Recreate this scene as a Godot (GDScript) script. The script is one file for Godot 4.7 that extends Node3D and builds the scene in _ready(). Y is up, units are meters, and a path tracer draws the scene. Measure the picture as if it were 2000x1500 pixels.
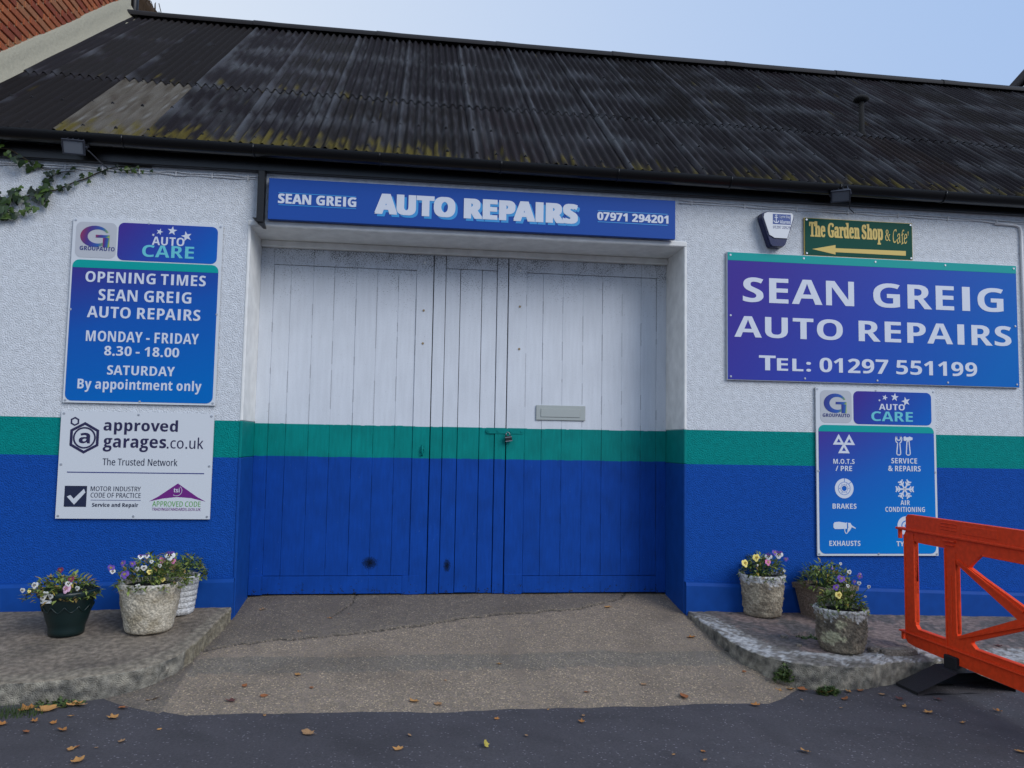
extends Node3D
# ---------- photograph helpers: a pixel of the 2000x1500 photo gives a direction; distance comes from the wall, ground or thing it touches
const FL := 1540.0
const CAM := Vector3(0, 1.43, 5.75)
var CB: Basis
var rng := RandomNumberGenerator.new()
var mats := {}
var used := {}

func ray(px: float, py: float) -> Vector3:
	return CB * Vector3((px - 1000.0) / FL, -(py - 750.0) / FL, -1.0)
func onz(px: float, py: float, z: float) -> Vector3:
	var d := ray(px, py)
	return CAM + d * ((z - CAM.z) / d.z)
func ony(px: float, py: float, y: float) -> Vector3:
	var d := ray(px, py)
	return CAM + d * ((y - CAM.y) / d.y)
func onx(px: float, py: float, x: float) -> Vector3:
	var d := ray(px, py)
	return CAM + d * ((x - CAM.x) / d.x)
func ramp_y(x: float, z: float) -> float:
	return 0.192 - 0.13 * z
func left_y(x: float, z: float) -> float:
	return 0.275 - 0.125 * z + 0.012 * (x + 1.2)
func right_y(x: float, z: float) -> float:
	return 0.217 - 0.026 * (x - 2.06) - 0.05 * z
func on_surf(px: float, py: float, f: Callable) -> Vector3:
	var y := 0.1
	var g := Vector3.ZERO
	for i in 25:
		g = ony(px, py, y)
		y = f.call(g.x, g.z)
	return g

# ---------- nodes
func numbered(n: String) -> String:
	if not used.has(n):
		used[n] = 0
		return n
	used[n] += 1
	return "%s_%03d" % [n, used[n]]
func thing(called: String, label: String, category: String, at := Vector3.ZERO, group := "") -> Node3D:
	var o := Node3D.new()
	o.name = numbered(called)
	add_child(o)
	o.position = at
	o.set_meta("label", label)
	o.set_meta("category", category)
	if group != "":
		o.set_meta("group", group)
	return o
func world_origin(n: Node) -> Vector3:
	var p := Vector3.ZERO
	while n != self:
		p += n.position
		n = n.get_parent()
	return p
# commits a SurfaceTool filled in world coordinates as one named part
func part(parent: Node, called: String, st: SurfaceTool, m: Material, smooth := false) -> MeshInstance3D:
	st.generate_normals()
	var o := MeshInstance3D.new()
	o.name = called
	o.mesh = box_uv(st, m.get_meta("axis", "")) if m.has_meta("box") else st.commit()
	o.material_override = m
	parent.add_child(o, true)
	if parent != self:
		o.position = -world_origin(parent)
	return o
# texture coordinates in metres, taken along the axis each face points to most
func box_uv(st: SurfaceTool, axis: String) -> ArrayMesh:
	var arr := st.commit_to_arrays()
	var vs: PackedVector3Array = arr[Mesh.ARRAY_VERTEX]
	var uv := PackedVector2Array()
	uv.resize(vs.size())
	for i in range(0, vs.size(), 3):
		var n := (vs[i + 1] - vs[i]).cross(vs[i + 2] - vs[i]).abs()
		var k := 2
		if axis == "y" or (n.y >= n.x and n.y >= n.z):
			k = 1
		elif n.x > n.z:
			k = 0
		for j in 3:
			var v := vs[i + j]
			uv[i + j] = Vector2(v.x, v.y) if k == 2 else (Vector2(v.x, v.z) if k == 1 else Vector2(v.z, v.y))
	arr[Mesh.ARRAY_TEX_UV] = uv
	arr[Mesh.ARRAY_TANGENT] = null
	var am := ArrayMesh.new()
	am.add_surface_from_arrays(Mesh.PRIMITIVE_TRIANGLES, arr)
	return am
func local_part(parent: Node, called: String, mesh: Mesh, m: Material, xf := Transform3D()) -> MeshInstance3D:
	var o := MeshInstance3D.new()
	o.name = called
	o.mesh = mesh
	o.material_override = m
	parent.add_child(o, true)
	o.transform = xf
	return o
func node_part(parent: Node, called: String) -> Node3D:
	var o := Node3D.new()
	o.name = called
	parent.add_child(o, true)
	return o
func structure(o: Node) -> Node:
	o.set_meta("kind", "structure")
	return o

# ---------- shapes
func mb(flat := true) -> SurfaceTool:
	var st := SurfaceTool.new()
	st.begin(Mesh.PRIMITIVE_TRIANGLES)
	st.set_smooth_group(-1 if flat else 0)
	st.set_uv(Vector2.ZERO)
	return st
func tri(st: SurfaceTool, a: Vector3, b: Vector3, c: Vector3) -> void:
	st.add_vertex(a); st.add_vertex(b); st.add_vertex(c)
func quad(st: SurfaceTool, a: Vector3, b: Vector3, c: Vector3, d: Vector3) -> void:
	tri(st, a, b, c); tri(st, a, c, d)
# box with chamfered edges, c = chamfer
func cbox(st: SurfaceTool, lo: Vector3, hi: Vector3, c := 0.0, xf := Transform3D()) -> void:
	var m := (lo + hi) * 0.5
	var h := (hi - lo) * 0.5
	c = minf(c, minf(h.x, minf(h.y, h.z)) * 0.9)
	if c <= 0.0:
		var p := []
		for i in 8:
			p.append(xf * (m + h * Vector3(1 if i & 1 else -1, 1 if i & 2 else -1, 1 if i & 4 else -1)))
		for f in [[4, 6, 7, 5], [1, 3, 2, 0], [5, 7, 3, 1], [0, 2, 6, 4], [6, 2, 3, 7], [0, 4, 5, 1]]:
			quad(st, p[f[0]], p[f[1]], p[f[2]], p[f[3]])
		return
	var V := func(s: Vector3, ax: int) -> Vector3:
		var q := h - Vector3(c, c, c)
		q[ax] = h[ax]
		return xf * (m + q * s)
	for ax in 3:
		var b := (ax + 1) % 3
		var d := (ax + 2) % 3
		for sg in [-1.0, 1.0]:
			var cs := []
			for k in [[-1.0, -1.0], [1.0, -1.0], [1.0, 1.0], [-1.0, 1.0]]:
				var s := Vector3.ONE
				s[ax] = sg; s[b] = k[0]; s[d] = k[1]
				cs.append(V.call(s, ax))
			if sg > 0:
				quad(st, cs[3], cs[2], cs[1], cs[0])
			else:
				quad(st, cs[0], cs[1], cs[2], cs[3])
		# edges along axis ax
		for k in [[-1.0, -1.0], [1.0, -1.0], [1.0, 1.0], [-1.0, 1.0]]:
			var s0 := Vector3.ONE
			s0[ax] = -1.0; s0[b] = k[0]; s0[d] = k[1]
			var s1 := s0
			s1[ax] = 1.0
			if k[0] * k[1] > 0:
				quad(st, V.call(s0, b), V.call(s1, b), V.call(s1, d), V.call(s0, d))
			else:
				quad(st, V.call(s0, d), V.call(s1, d), V.call(s1, b), V.call(s0, b))
	for i in 8:
		var s := Vector3(1 if i & 1 else -1, 1 if i & 2 else -1, 1 if i & 4 else -1)
		if s.x * s.y * s.z > 0:
			tri(st, V.call(s, 0), V.call(s, 2), V.call(s, 1))
		else:
			tri(st, V.call(s, 0), V.call(s, 1), V.call(s, 2))
# polygon in the x-y plane, extruded from z0 to z1 (front at z1); UV over its bounding box
func poly(st: SurfaceTool, pts: PackedVector2Array, z0: float, z1: float, xf := Transform3D()) -> void:
	var r := Rect2(pts[0], Vector2.ZERO)
	for p in pts:
		r = r.expand(p)
	if Geometry2D.is_polygon_clockwise(pts):
		pts.reverse()
	var idx := Geometry2D.triangulate_polygon(pts)
	var uvp := func(p: Vector2) -> Vector2:
		return Vector2((p.x - r.position.x) / r.size.x, 1.0 - (p.y - r.position.y) / r.size.y)
	for i in range(0, idx.size(), 3):
		var a := pts[idx[i]]
		var b := pts[idx[i + 1]]
		var c := pts[idx[i + 2]]
		if (b - a).cross(c - a) > 0:
			var t := b
			b = c
			c = t
		for p in [a, b, c]:
			st.set_uv(uvp.call(p)); st.add_vertex(xf * Vector3(p.x, p.y, z1))
	for i in pts.size():
		var a := pts[i]
		var b := pts[(i + 1) % pts.size()]
		for v in [[a, z0], [a, z1], [b, z1], [a, z0], [b, z1], [b, z0]]:
			st.set_uv(uvp.call(v[0])); st.add_vertex(xf * Vector3(v[0].x, v[0].y, v[1]))
func rrect(x0: float, y0: float, x1: float, y1: float, r: float) -> PackedVector2Array:
	var o := PackedVector2Array()
	for k in 4:
		var cx := x1 - r if k == 0 or k == 3 else x0 + r
		var cy := y1 - r if k < 2 else y0 + r
		for i in 6:
			var a := (k + i / 5.0) * PI / 2
			o.append(Vector2(cx + r * cos(a), cy + r * sin(a)))
	return o
func ngon(c: Vector2, r: float, n: int, rot := 0.0) -> PackedVector2Array:
	var o := PackedVector2Array()
	for i in n:
		o.append(c + Vector2(cos(rot + TAU * i / n), sin(rot + TAU * i / n)) * r)
	return o
func star(c: Vector2, r: float, rot: float) -> PackedVector2Array:
	var o := PackedVector2Array()
	for i in 10:
		var a := rot + TAU * i / 10
		o.append(c + Vector2(sin(a), cos(a)) * (r if i % 2 == 0 else r * 0.4))
	return o
func ring(st: SurfaceTool, c: Vector2, r0: float, r1: float, z0: float, z1: float, a0 := 0.0, a1 := TAU, n := 32, rot := 0.0) -> void:
	for i in n:
		var t0 := lerpf(a0, a1, float(i) / n) + rot
		var t1 := lerpf(a0, a1, float(i + 1) / n) + rot
		poly(st, PackedVector2Array([c + Vector2(cos(t0), sin(t0)) * r0, c + Vector2(cos(t0), sin(t0)) * r1, c + Vector2(cos(t1), sin(t1)) * r1, c + Vector2(cos(t1), sin(t1)) * r0]), z0, z1)
func bar2(st: SurfaceTool, a: Vector2, b: Vector2, w: float, z0: float, z1: float) -> void:
	var n := (b - a).normalized().orthogonal() * w * 0.5
	poly(st, PackedVector2Array([a + n, b + n, b - n, a - n]), z0, z1)
func tube(st: SurfaceTool, pts: Array, r: float, sides := 7, r_end := -1.0) -> void:
	var rings := []
	for i in pts.size():
		var t: Vector3 = (pts[mini(i + 1, pts.size() - 1)] - pts[maxi(i - 1, 0)]).normalized()
		var u := t.cross(Vector3(0.13, 0.99, 0.07) if absf(t.y) < 0.9 else Vector3(1, 0, 0.1)).normalized()
		var w := t.cross(u)
		var rr := r if r_end < 0 else lerpf(r, r_end, float(i) / (pts.size() - 1))
		var c := []
		for k in sides:
			c.append(pts[i] + (u * cos(TAU * k / sides) + w * sin(TAU * k / sides)) * rr)
		rings.append(c)
	for i in pts.size() - 1:
		for k in sides:
			var k2 := (k + 1) % sides
			quad(st, rings[i][k], rings[i + 1][k], rings[i + 1][k2], rings[i][k2])
	for k in range(1, sides - 1):
		tri(st, rings[0][0], rings[0][k], rings[0][k + 1])
		tri(st, rings[-1][0], rings[-1][k + 1], rings[-1][k])
# turned shape: prof = [[radius, height] ...] from bottom to top
func lathe(st: SurfaceTool, c: Vector3, prof: Array, seg := 36, rough := 0.0, nz: FastNoiseLite = null, col = null) -> void:
	var P := func(i: int, k: int) -> Vector3:
		var a := TAU * (k % seg) / seg
		var r: float = prof[i][0]
		var d := Vector3(cos(a), 0, sin(a))
		var y: float = prof[i][1]
		if nz and r > 0.005:
			r += rough * nz.get_noise_3d(d.x * r * 40 + c.x * 9, y * 40, d.z * r * 40)
		return c + d * r + Vector3(0, y, 0)
	for i in prof.size() - 1:
		for k in seg:
			var q := [P.call(i, k), P.call(i, k + 1), P.call(i + 1, k + 1), P.call(i + 1, k)]
			for j in [0, 2, 1, 0, 3, 2]:
				if col != null:
					st.set_color(col.call(q[j]))
				st.add_vertex(q[j])
# sheet over x-z with heights and colours from callables
func sheet(st: SurfaceTool, x0: float, x1: float, nx: int, z0: float, z1: float, nzz: int, hy: Callable, col: Callable, keep = null) -> void:
	var P := []
	var C := []
	for j in nzz + 1:
		for i in nx + 1:
			var x := lerpf(x0, x1, float(i) / nx)
			var z := lerpf(z0, z1, float(j) / nzz)
			P.append(Vector3(x, hy.call(x, z), z))
			C.append(col.call(x, z))
	for j in nzz:
		for i in nx:
			var a := j * (nx + 1) + i
			var q := [a, a + 1, a + nx + 2, a, a + nx + 2, a + nx + 1]
			if keep != null and not keep.call((P[a].x + P[a + nx + 2].x) * 0.5, (P[a].z + P[a + nx + 2].z) * 0.5):
				continue
			for k in q:
				st.set_color(C[k]); st.add_vertex(P[k])

# ---------- materials
func noise(seed: int, freq: float, type := FastNoiseLite.TYPE_SIMPLEX_SMOOTH, oct := 3) -> FastNoiseLite:
	var n := FastNoiseLite.new()
	n.seed = seed; n.frequency = freq; n.noise_type = type
	n.fractal_octaves = oct
	n.fractal_type = FastNoiseLite.FRACTAL_FBM if oct > 1 else FastNoiseLite.FRACTAL_NONE
	return n
func tex_of(img: Image) -> ImageTexture:
	img.generate_mipmaps()
	return ImageTexture.create_from_image(img)
# grey noise texture, range lo..hi
func grain(n: FastNoiseLite, size: int, lo: float, hi: float) -> ImageTexture:
	var im := n.get_seamless_image(size, size)
	im.convert(Image.FORMAT_RGB8)
	for y in size:
		for x in size:
			var v := lerpf(lo, hi, im.get_pixel(x, y).r)
			im.set_pixel(x, y, Color(v, v, v))
	return tex_of(im)
func mat(called: String, c: Color, rough := 0.8, extra := {}) -> StandardMaterial3D:
	var m := StandardMaterial3D.new()
	m.resource_name = called
	m.albedo_color = c
	m.roughness = rough
	for k in extra:
		m.set(k, extra[k])
	mats[called] = m
	return m
func tri_mat(m: StandardMaterial3D, per_metre: float, box := true) -> StandardMaterial3D:
	if box:
		m.set_meta("box", true)
	else:
		m.uv1_triplanar = true
		m.uv1_world_triplanar = true
	m.uv1_scale = Vector3.ONE * per_metre
	return m
func bumpy(m: StandardMaterial3D, t: Texture2D, cm: float) -> StandardMaterial3D:
	m.heightmap_enabled = true
	m.heightmap_texture = t
	m.heightmap_scale = cm
	return m
func grad(cols: Array, offs: Array, from: Vector2, to: Vector2) -> GradientTexture2D:
	var g := Gradient.new()
	g.colors = PackedColorArray(cols)
	g.offsets = PackedFloat32Array(offs)
	var t := GradientTexture2D.new()
	t.gradient = g; t.width = 256; t.height = 256; t.fill_from = from; t.fill_to = to
	return t

func make_materials() -> void:
	var n_stip := noise(3, 0.085, FastNoiseLite.TYPE_SIMPLEX_SMOOTH, 2)
	var stip := grain(n_stip, 512, 0.0, 1.0)
	var mott := grain(noise(4, 0.02, FastNoiseLite.TYPE_SIMPLEX_SMOOTH, 5), 512, 0.90, 1.0)
	var fine := grain(noise(5, 0.25, FastNoiseLite.TYPE_SIMPLEX_SMOOTH, 3), 512, 0.0, 1.0)
	var finecol := grain(noise(6, 0.2, FastNoiseLite.TYPE_SIMPLEX_SMOOTH, 4), 512, 0.55, 1.0)
	# coarse render, painted in three bands (each 1.1 m tile of bumps about a centimetre across)
	for d in [["white_render", Color(0.84, 0.855, 0.87)], ["green_render", Color(0.0, 0.53, 0.51)], ["blue_render", Color(0.08, 0.30, 0.635)]]:
		bumpy(tri_mat(mat(d[0], d[1], 0.75, {"albedo_texture": mott, "metallic_specular": 0.22}), 1.8), stip, 0.5)
	for d in [["white_smooth", Color(0.92, 0.92, 0.905)], ["green_smooth", Color(0.0, 0.50, 0.48)], ["blue_smooth", Color(0.07, 0.275, 0.58)]]:
		bumpy(tri_mat(mat(d[0], d[1], 0.6, {"albedo_texture": mott, "metallic_specular": 0.25}), 0.7), mott, 0.12)
	tri_mat(mat("black_gloss", Color(0.018, 0.018, 0.022), 0.28, {"albedo_texture": mott}), 1.0)
	bumpy(mats.black_gloss, finecol, 0.12)
	mat("black_paint", Color(0.02, 0.02, 0.022), 0.45)
	tri_mat(mat("roof_sheet", Color(1, 1, 1), 0.85, {"metallic_specular": 0.22, "vertex_color_use_as_albedo": true, "albedo_texture": finecol}), 2.2)
	bumpy(mats.roof_sheet, fine, 0.25)
	mats.roof_sheet.set_meta("axis", "y")
	tri_mat(mat("roof_cap", Color(0.14, 0.135, 0.15), 0.75, {"albedo_texture": finecol}), 2.0)
	tri_mat(mat("cement_fillet", Color(0.80, 0.77, 0.67), 0.9, {"albedo_texture": finecol}), 1.7)
	bumpy(mats.cement_fillet, mott, 6.0)
	tri_mat(mat("mortar", Color(0.84, 0.74, 0.58), 0.95, {"albedo_texture": finecol}), 3.0)
	for i in 4:
		var bc: Color = [Color(0.84, 0.45, 0.27), Color(0.88, 0.50, 0.30), Color(0.74, 0.36, 0.23), Color(0.84, 0.54, 0.36)][i]
		bumpy(tri_mat(mat("brick%d" % i, bc, 0.9, {"albedo_texture": finecol}), 3.0, false), fine, 0.3)
	tri_mat(mat("thatch", Color(0.30, 0.23, 0.16), 1.0, {"albedo_texture": finecol}), 3.0)
	mats.thatch.uv1_scale = Vector3(9, 1.0, 9)
	# ground: fine stones in the texture, broad patches in the vertex colours
	var sp := noise(8, 0.16, FastNoiseLite.TYPE_CELLULAR, 1)
	sp.cellular_return_type = FastNoiseLite.RETURN_CELL_VALUE
	var cell := sp.get_seamless_image(1024, 1024)
	var fn := noise(9, 0.35, FastNoiseLite.TYPE_SIMPLEX_SMOOTH, 2).get_seamless_image(1024, 1024)
	cell.convert(Image.FORMAT_RGB8)
	fn.convert(Image.FORMAT_RGB8)
	var road := Image.create(1024, 1024, false, Image.FORMAT_RGB8)
	var agg := Image.create(1024, 1024, false, Image.FORMAT_RGB8)
	for y in 1024:
		for x in 1024:
			var c := cell.get_pixel(x, y).r
			var f := fn.get_pixel(x, y).r
			var v := 0.66 + 0.26 * f + 0.14 * (c - 0.5)
			if c > 0.975:
				v += 0.5 * (0.4 + f)
			road.set_pixel(x, y, Color(v * 0.5, v * 0.495, v * 0.52))
			var g := 0.64 + 0.26 * f + 0.24 * (c - 0.5)
			if c > 0.94:
				g += 0.20
			agg.set_pixel(x, y, Color(g * 0.71, g * (0.69 if c < 0.5 else 0.675), g * (0.645 if c < 0.7 else 0.60)))
	var road_t := tex_of(road)
	var agg_t := tex_of(agg)
	bumpy(tri_mat(mat("asphalt", Color(1, 1, 1), 0.88, {"vertex_color_use_as_albedo": true, "albedo_texture": road_t}), 0.83), road_t, 0.9)
	bumpy(tri_mat(mat("aggregate", Color(1, 1, 1), 0.88, {"vertex_color_use_as_albedo": true, "albedo_texture": agg_t}), 0.83), agg_t, 0.9)
	var blot := grain(noise(12, 0.022, FastNoiseLite.TYPE_SIMPLEX_SMOOTH, 7), 1024, 0.62, 1.04)
	bumpy(tri_mat(mat("concrete", Color(1, 1, 1), 0.92, {"vertex_color_use_as_albedo": true, "albedo_texture": blot}), 0.9), fine, 0.8)
	# doors: painted bands, mould specks, scuffs and runs, in one sheet over the doors' plane
	var W := 1280
	var H := 1100
	var im := Image.create(W, H, false, Image.FORMAT_RGB8)
	var nb := noise(21, 2.2, FastNoiseLite.TYPE_SIMPLEX_SMOOTH, 3)
	var ns := noise(22, 85.0, FastNoiseLite.TYPE_SIMPLEX_SMOOTH, 2)
	var nv := noise(23, 9.0, FastNoiseLite.TYPE_SIMPLEX_SMOOTH, 2)
	var joints := [-1.096, -0.967, -0.798, -0.639, -0.47, -0.31, -0.146, -0.006, 0.869, 1.004, 1.164, 1.33, 1.49, 1.653, 1.811, 1.939]
	for j in H:
		var y := lerpf(3.0, 0.2, (j + 0.5) / H)
		for i in W:
			var x := lerpf(-1.22, 2.05, (i + 0.5) / W)
			var c := Color(0.80, 0.818, 0.842)
			var wob := 0.004 * nb.get_noise_2d(x * 2.0, 5.0)
			if y < 1.296 + wob:
				c = Color(0.055, 0.25, 0.57)
			elif y < 1.541 + wob:
				c = Color(0.0, 0.485, 0.465)
			var big := nb.get_noise_2d(x, y)
			var spk := ns.get_noise_2d(x, y)
			var v := 1.0 + 0.025 * big + 0.03 * spk + 0.022 * nv.get_noise_2d(x * 3.0, y * 0.25)
			if y < 1.54:
				v *= 1.0 + 0.07 * nb.get_noise_2d(x * 1.6 + 8.0, y * 1.6) + 0.05 * nv.get_noise_2d(x * 5.0, y * 0.6)
			# black mould, in specks, thick under the lintel
			if y > 1.6:
				var amt := clampf((y - 2.25) / 0.7, 0, 1)
				amt = amt * amt * 0.8 + 0.45 * big * amt
				var den := amt * (0.95 + 0.7 * nv.get_noise_2d(x * 0.8, y * 0.8))
				if spk > 0.66 - den * 0.8:
					v *= 0.92 - 0.22 * clampf(amt, 0, 1)
				if spk > 0.78 - den * 0.66:
					v *= 0.74
			# grime caught along the board joints, broken up
			for jx in joints:
				if absf(x - jx) < 0.0045 + 0.003 * spk and nv.get_noise_2d(jx * 9.0, y * 0.35) > 0.05:
					v *= 0.9
			# splashes of mud and rot along the bottom
			if y < 0.36 and spk + nv.get_noise_2d(x * 2.0, y * 2.0) > 0.55 + (y - 0.26) * 7.0:
				c = Color(0.13, 0.13, 0.15)
			# two oily scorch marks low on the doors
			for s in [[-0.305, 0.495, 0.055, 0.045], [0.283, 0.475, 0.026, 0.05]]:
				var d := Vector2((x - s[0]) / s[2], (y - s[1]) / s[3]).length() + 0.45 * spk
				if d < 1.0:
					v *= lerpf(0.18, 0.8, clampf(d, 0, 1))
			# flaked paint specks
			if y < 1.5 and spk > 0.8 and nv.get_noise_2d(x * 4.0, y) > 0.15:
				c = Color(0.45, 0.52, 0.62)
			im.set_pixel(i, j, Color(c.r * v, c.g * v, c.b * v))
	mat("door_paint", Color(1, 1, 1), 0.5, {"metallic_specular": 0.25, "albedo_texture": tex_of(im)})
	mats.door_paint.texture_repeat = false
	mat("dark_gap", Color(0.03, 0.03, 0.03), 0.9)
	# signs
	mat("sign_white", Color(0.80, 0.815, 0.83), 0.3)
	mat("letter_white", Color(0.80, 0.82, 0.86), 0.4)
	mat("fascia_blue", Color(0.15, 0.305, 0.61), 0.4, {"metallic_specular": 0.25})
	mat("sky_blue", Color(0.20, 0.56, 0.80), 0.4)
	mat("teal", Color(0.0, 0.60, 0.58), 0.45, {"metallic_specular": 0.3})
	mat("care_teal", Color(0.38, 0.74, 0.78), 0.4)
	mat("big_print", Color(1, 1, 1), 0.35, {"metallic_specular": 0.25, "albedo_texture": grad([Color(0.26, 0.20, 0.56), Color(0.19, 0.28, 0.65), Color(0.05, 0.40, 0.71)], [0.0, 0.45, 1.0], Vector2(0, 0.35), Vector2(1, 0.65))})
	mat("times_print", Color(1, 1, 1), 0.35, {"metallic_specular": 0.25, "albedo_texture": grad([Color(0.22, 0.21, 0.53), Color(0.08, 0.33, 0.66), Color(0.0, 0.40, 0.71)], [0.0, 0.4, 1.0], Vector2(0.3, 0), Vector2(0.6, 1))})
	mat("service_print", Color(1, 1, 1), 0.35, {"metallic_specular": 0.25, "albedo_texture": grad([Color(0.27, 0.22, 0.57), Color(0.11, 0.37, 0.70), Color(0.0, 0.47, 0.77)], [0.0, 0.45, 1.0], Vector2(0.1, 0), Vector2(0.6, 1))})
	mat("care_print", Color(1, 1, 1), 0.35, {"metallic_specular": 0.25, "albedo_texture": grad([Color(0.25, 0.20, 0.55), Color(0.07, 0.37, 0.71)], [0.0, 1.0], Vector2(0, 0.3), Vector2(1, 0.7))})
	mat("g_print", Color(1, 1, 1), 0.3, {"albedo_texture": grad([Color(0.55, 0.12, 0.32), Color(0.26, 0.15, 0.48), Color(0.12, 0.33, 0.62), Color(0.65, 0.72, 0.25)], [0.0, 0.3, 0.7, 1.0], Vector2(0, 0.4), Vector2(1, 0.6))})
	mat("g_print_blue", Color(1, 1, 1), 0.3, {"albedo_texture": grad([Color(0.16, 0.18, 0.50), Color(0.10, 0.33, 0.65), Color(0.65, 0.72, 0.25)], [0.0, 0.72, 1.0], Vector2(0, 0.4), Vector2(1, 0.6))})
	mat("badge_grey", Color(0.70, 0.71, 0.73), 0.3)
	mat("ink_navy", Color(0.13, 0.11, 0.27), 0.4)
	mat("ink_blue", Color(0.16, 0.20, 0.45), 0.4)
	mat("ink_dark", Color(0.10, 0.13, 0.24), 0.4)
	mat("ink_purple", Color(0.42, 0.10, 0.46), 0.4)
	mat("ink_green", Color(0.36, 0.62, 0.26), 0.4)
	mat("bottle_green", Color(0.02, 0.285, 0.235), 0.55, {"metallic_specular": 0.25})
	mat("old_gold", Color(0.80, 0.69, 0.34), 0.5)
	mat("alarm_white", Color(0.82, 0.83, 0.84), 0.35)
	mat("alarm_navy", Color(0.06, 0.09, 0.28), 0.25)
	mat("alarm_blue", Color(0.07, 0.24, 0.52), 0.35)
	mat("screw", Color(0.72, 0.73, 0.75), 0.35, {"metallic": 0.6})
	mat("steel", Color(0.55, 0.56, 0.57), 0.4, {"metallic": 0.85})
	mat("plate", Color(0.66, 0.68, 0.66), 0.4, {"metallic": 0.25})
	mat("cable", Color(0.86, 0.86, 0.86), 0.6)
	mat("lamp_body", Color(0.20, 0.21, 0.245), 0.45, {"metallic": 0.3})
	mat("lamp_glass", Color(0.40, 0.42, 0.45), 0.15)
	# barrier, pots, plants
	var scuff := grain(noise(13, 0.03, FastNoiseLite.TYPE_SIMPLEX_SMOOTH, 6), 512, 0.90, 1.02)
	bumpy(tri_mat(mat("barrier_red", Color(0.93, 0.29, 0.13), 0.5, {"metallic_specular": 0.3, "albedo_texture": scuff}), 1.5), finecol, 0.08)
	bumpy(tri_mat(mat("rubber", Color(0.12, 0.12, 0.14), 0.75, {"albedo_texture": finecol}), 3.0), fine, 0.2)
	bumpy(tri_mat(mat("pot_stone", Color(1, 1, 1), 0.92, {"vertex_color_use_as_albedo": true, "albedo_texture": blot}), 2.5), blot, 0.9)
	mat("pot_green", Color(0.045, 0.13, 0.13), 0.4)
	bumpy(tri_mat(mat("soil", Color(0.12, 0.085, 0.06), 1.0, {"albedo_texture": finecol}), 6.0), fine, 1.0)
	mat("leafy", Color(1, 1, 1), 0.6, {"vertex_color_use_as_albedo": true, "backlight_enabled": true, "backlight": Color(0.2, 0.25, 0.08)})
	mat("petal", Color(1, 1, 1), 0.7, {"vertex_color_use_as_albedo": true, "backlight_enabled": true, "backlight": Color(0.25, 0.25, 0.25)})
	mat("dry_leaf", Color(1, 1, 1), 0.75, {"vertex_color_use_as_albedo": true})
	mat("stem", Color(0.20, 0.17, 0.10), 0.8)
	mat("green_stem", Color(0.22, 0.34, 0.12), 0.8)
	mat("far_white", Color(0.80, 0.82, 0.82), 0.8)
	mat("far_roof", Color(0.22, 0.21, 0.22), 0.8)
	mat("tag_white", Color(0.85, 0.86, 0.86), 0.4)

# ---------- fonts and lettering
var fonts := {}
func make_fonts() -> void:
	for d in [["sans", "Droid Sans", 400, 0.0], ["bold", "Droid Sans", 700, 0.0], ["serif", "Droid Serif", 400, 0.0], ["serif_bold", "Droid Serif", 700, 0.0]]:
		var f := SystemFont.new()
		f.font_names = PackedStringArray([d[1]])
		f.font_weight = d[2]
		f.antialiasing = TextServer.FONT_ANTIALIASING_GRAY
		fonts[d[0]] = f
	var it := FontVariation.new()
	it.base_font = fonts.serif
	it.variation_transform = Transform2D(Vector2(1, 0), Vector2(0.28, 1), Vector2.ZERO)
	fonts.italic = it
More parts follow.
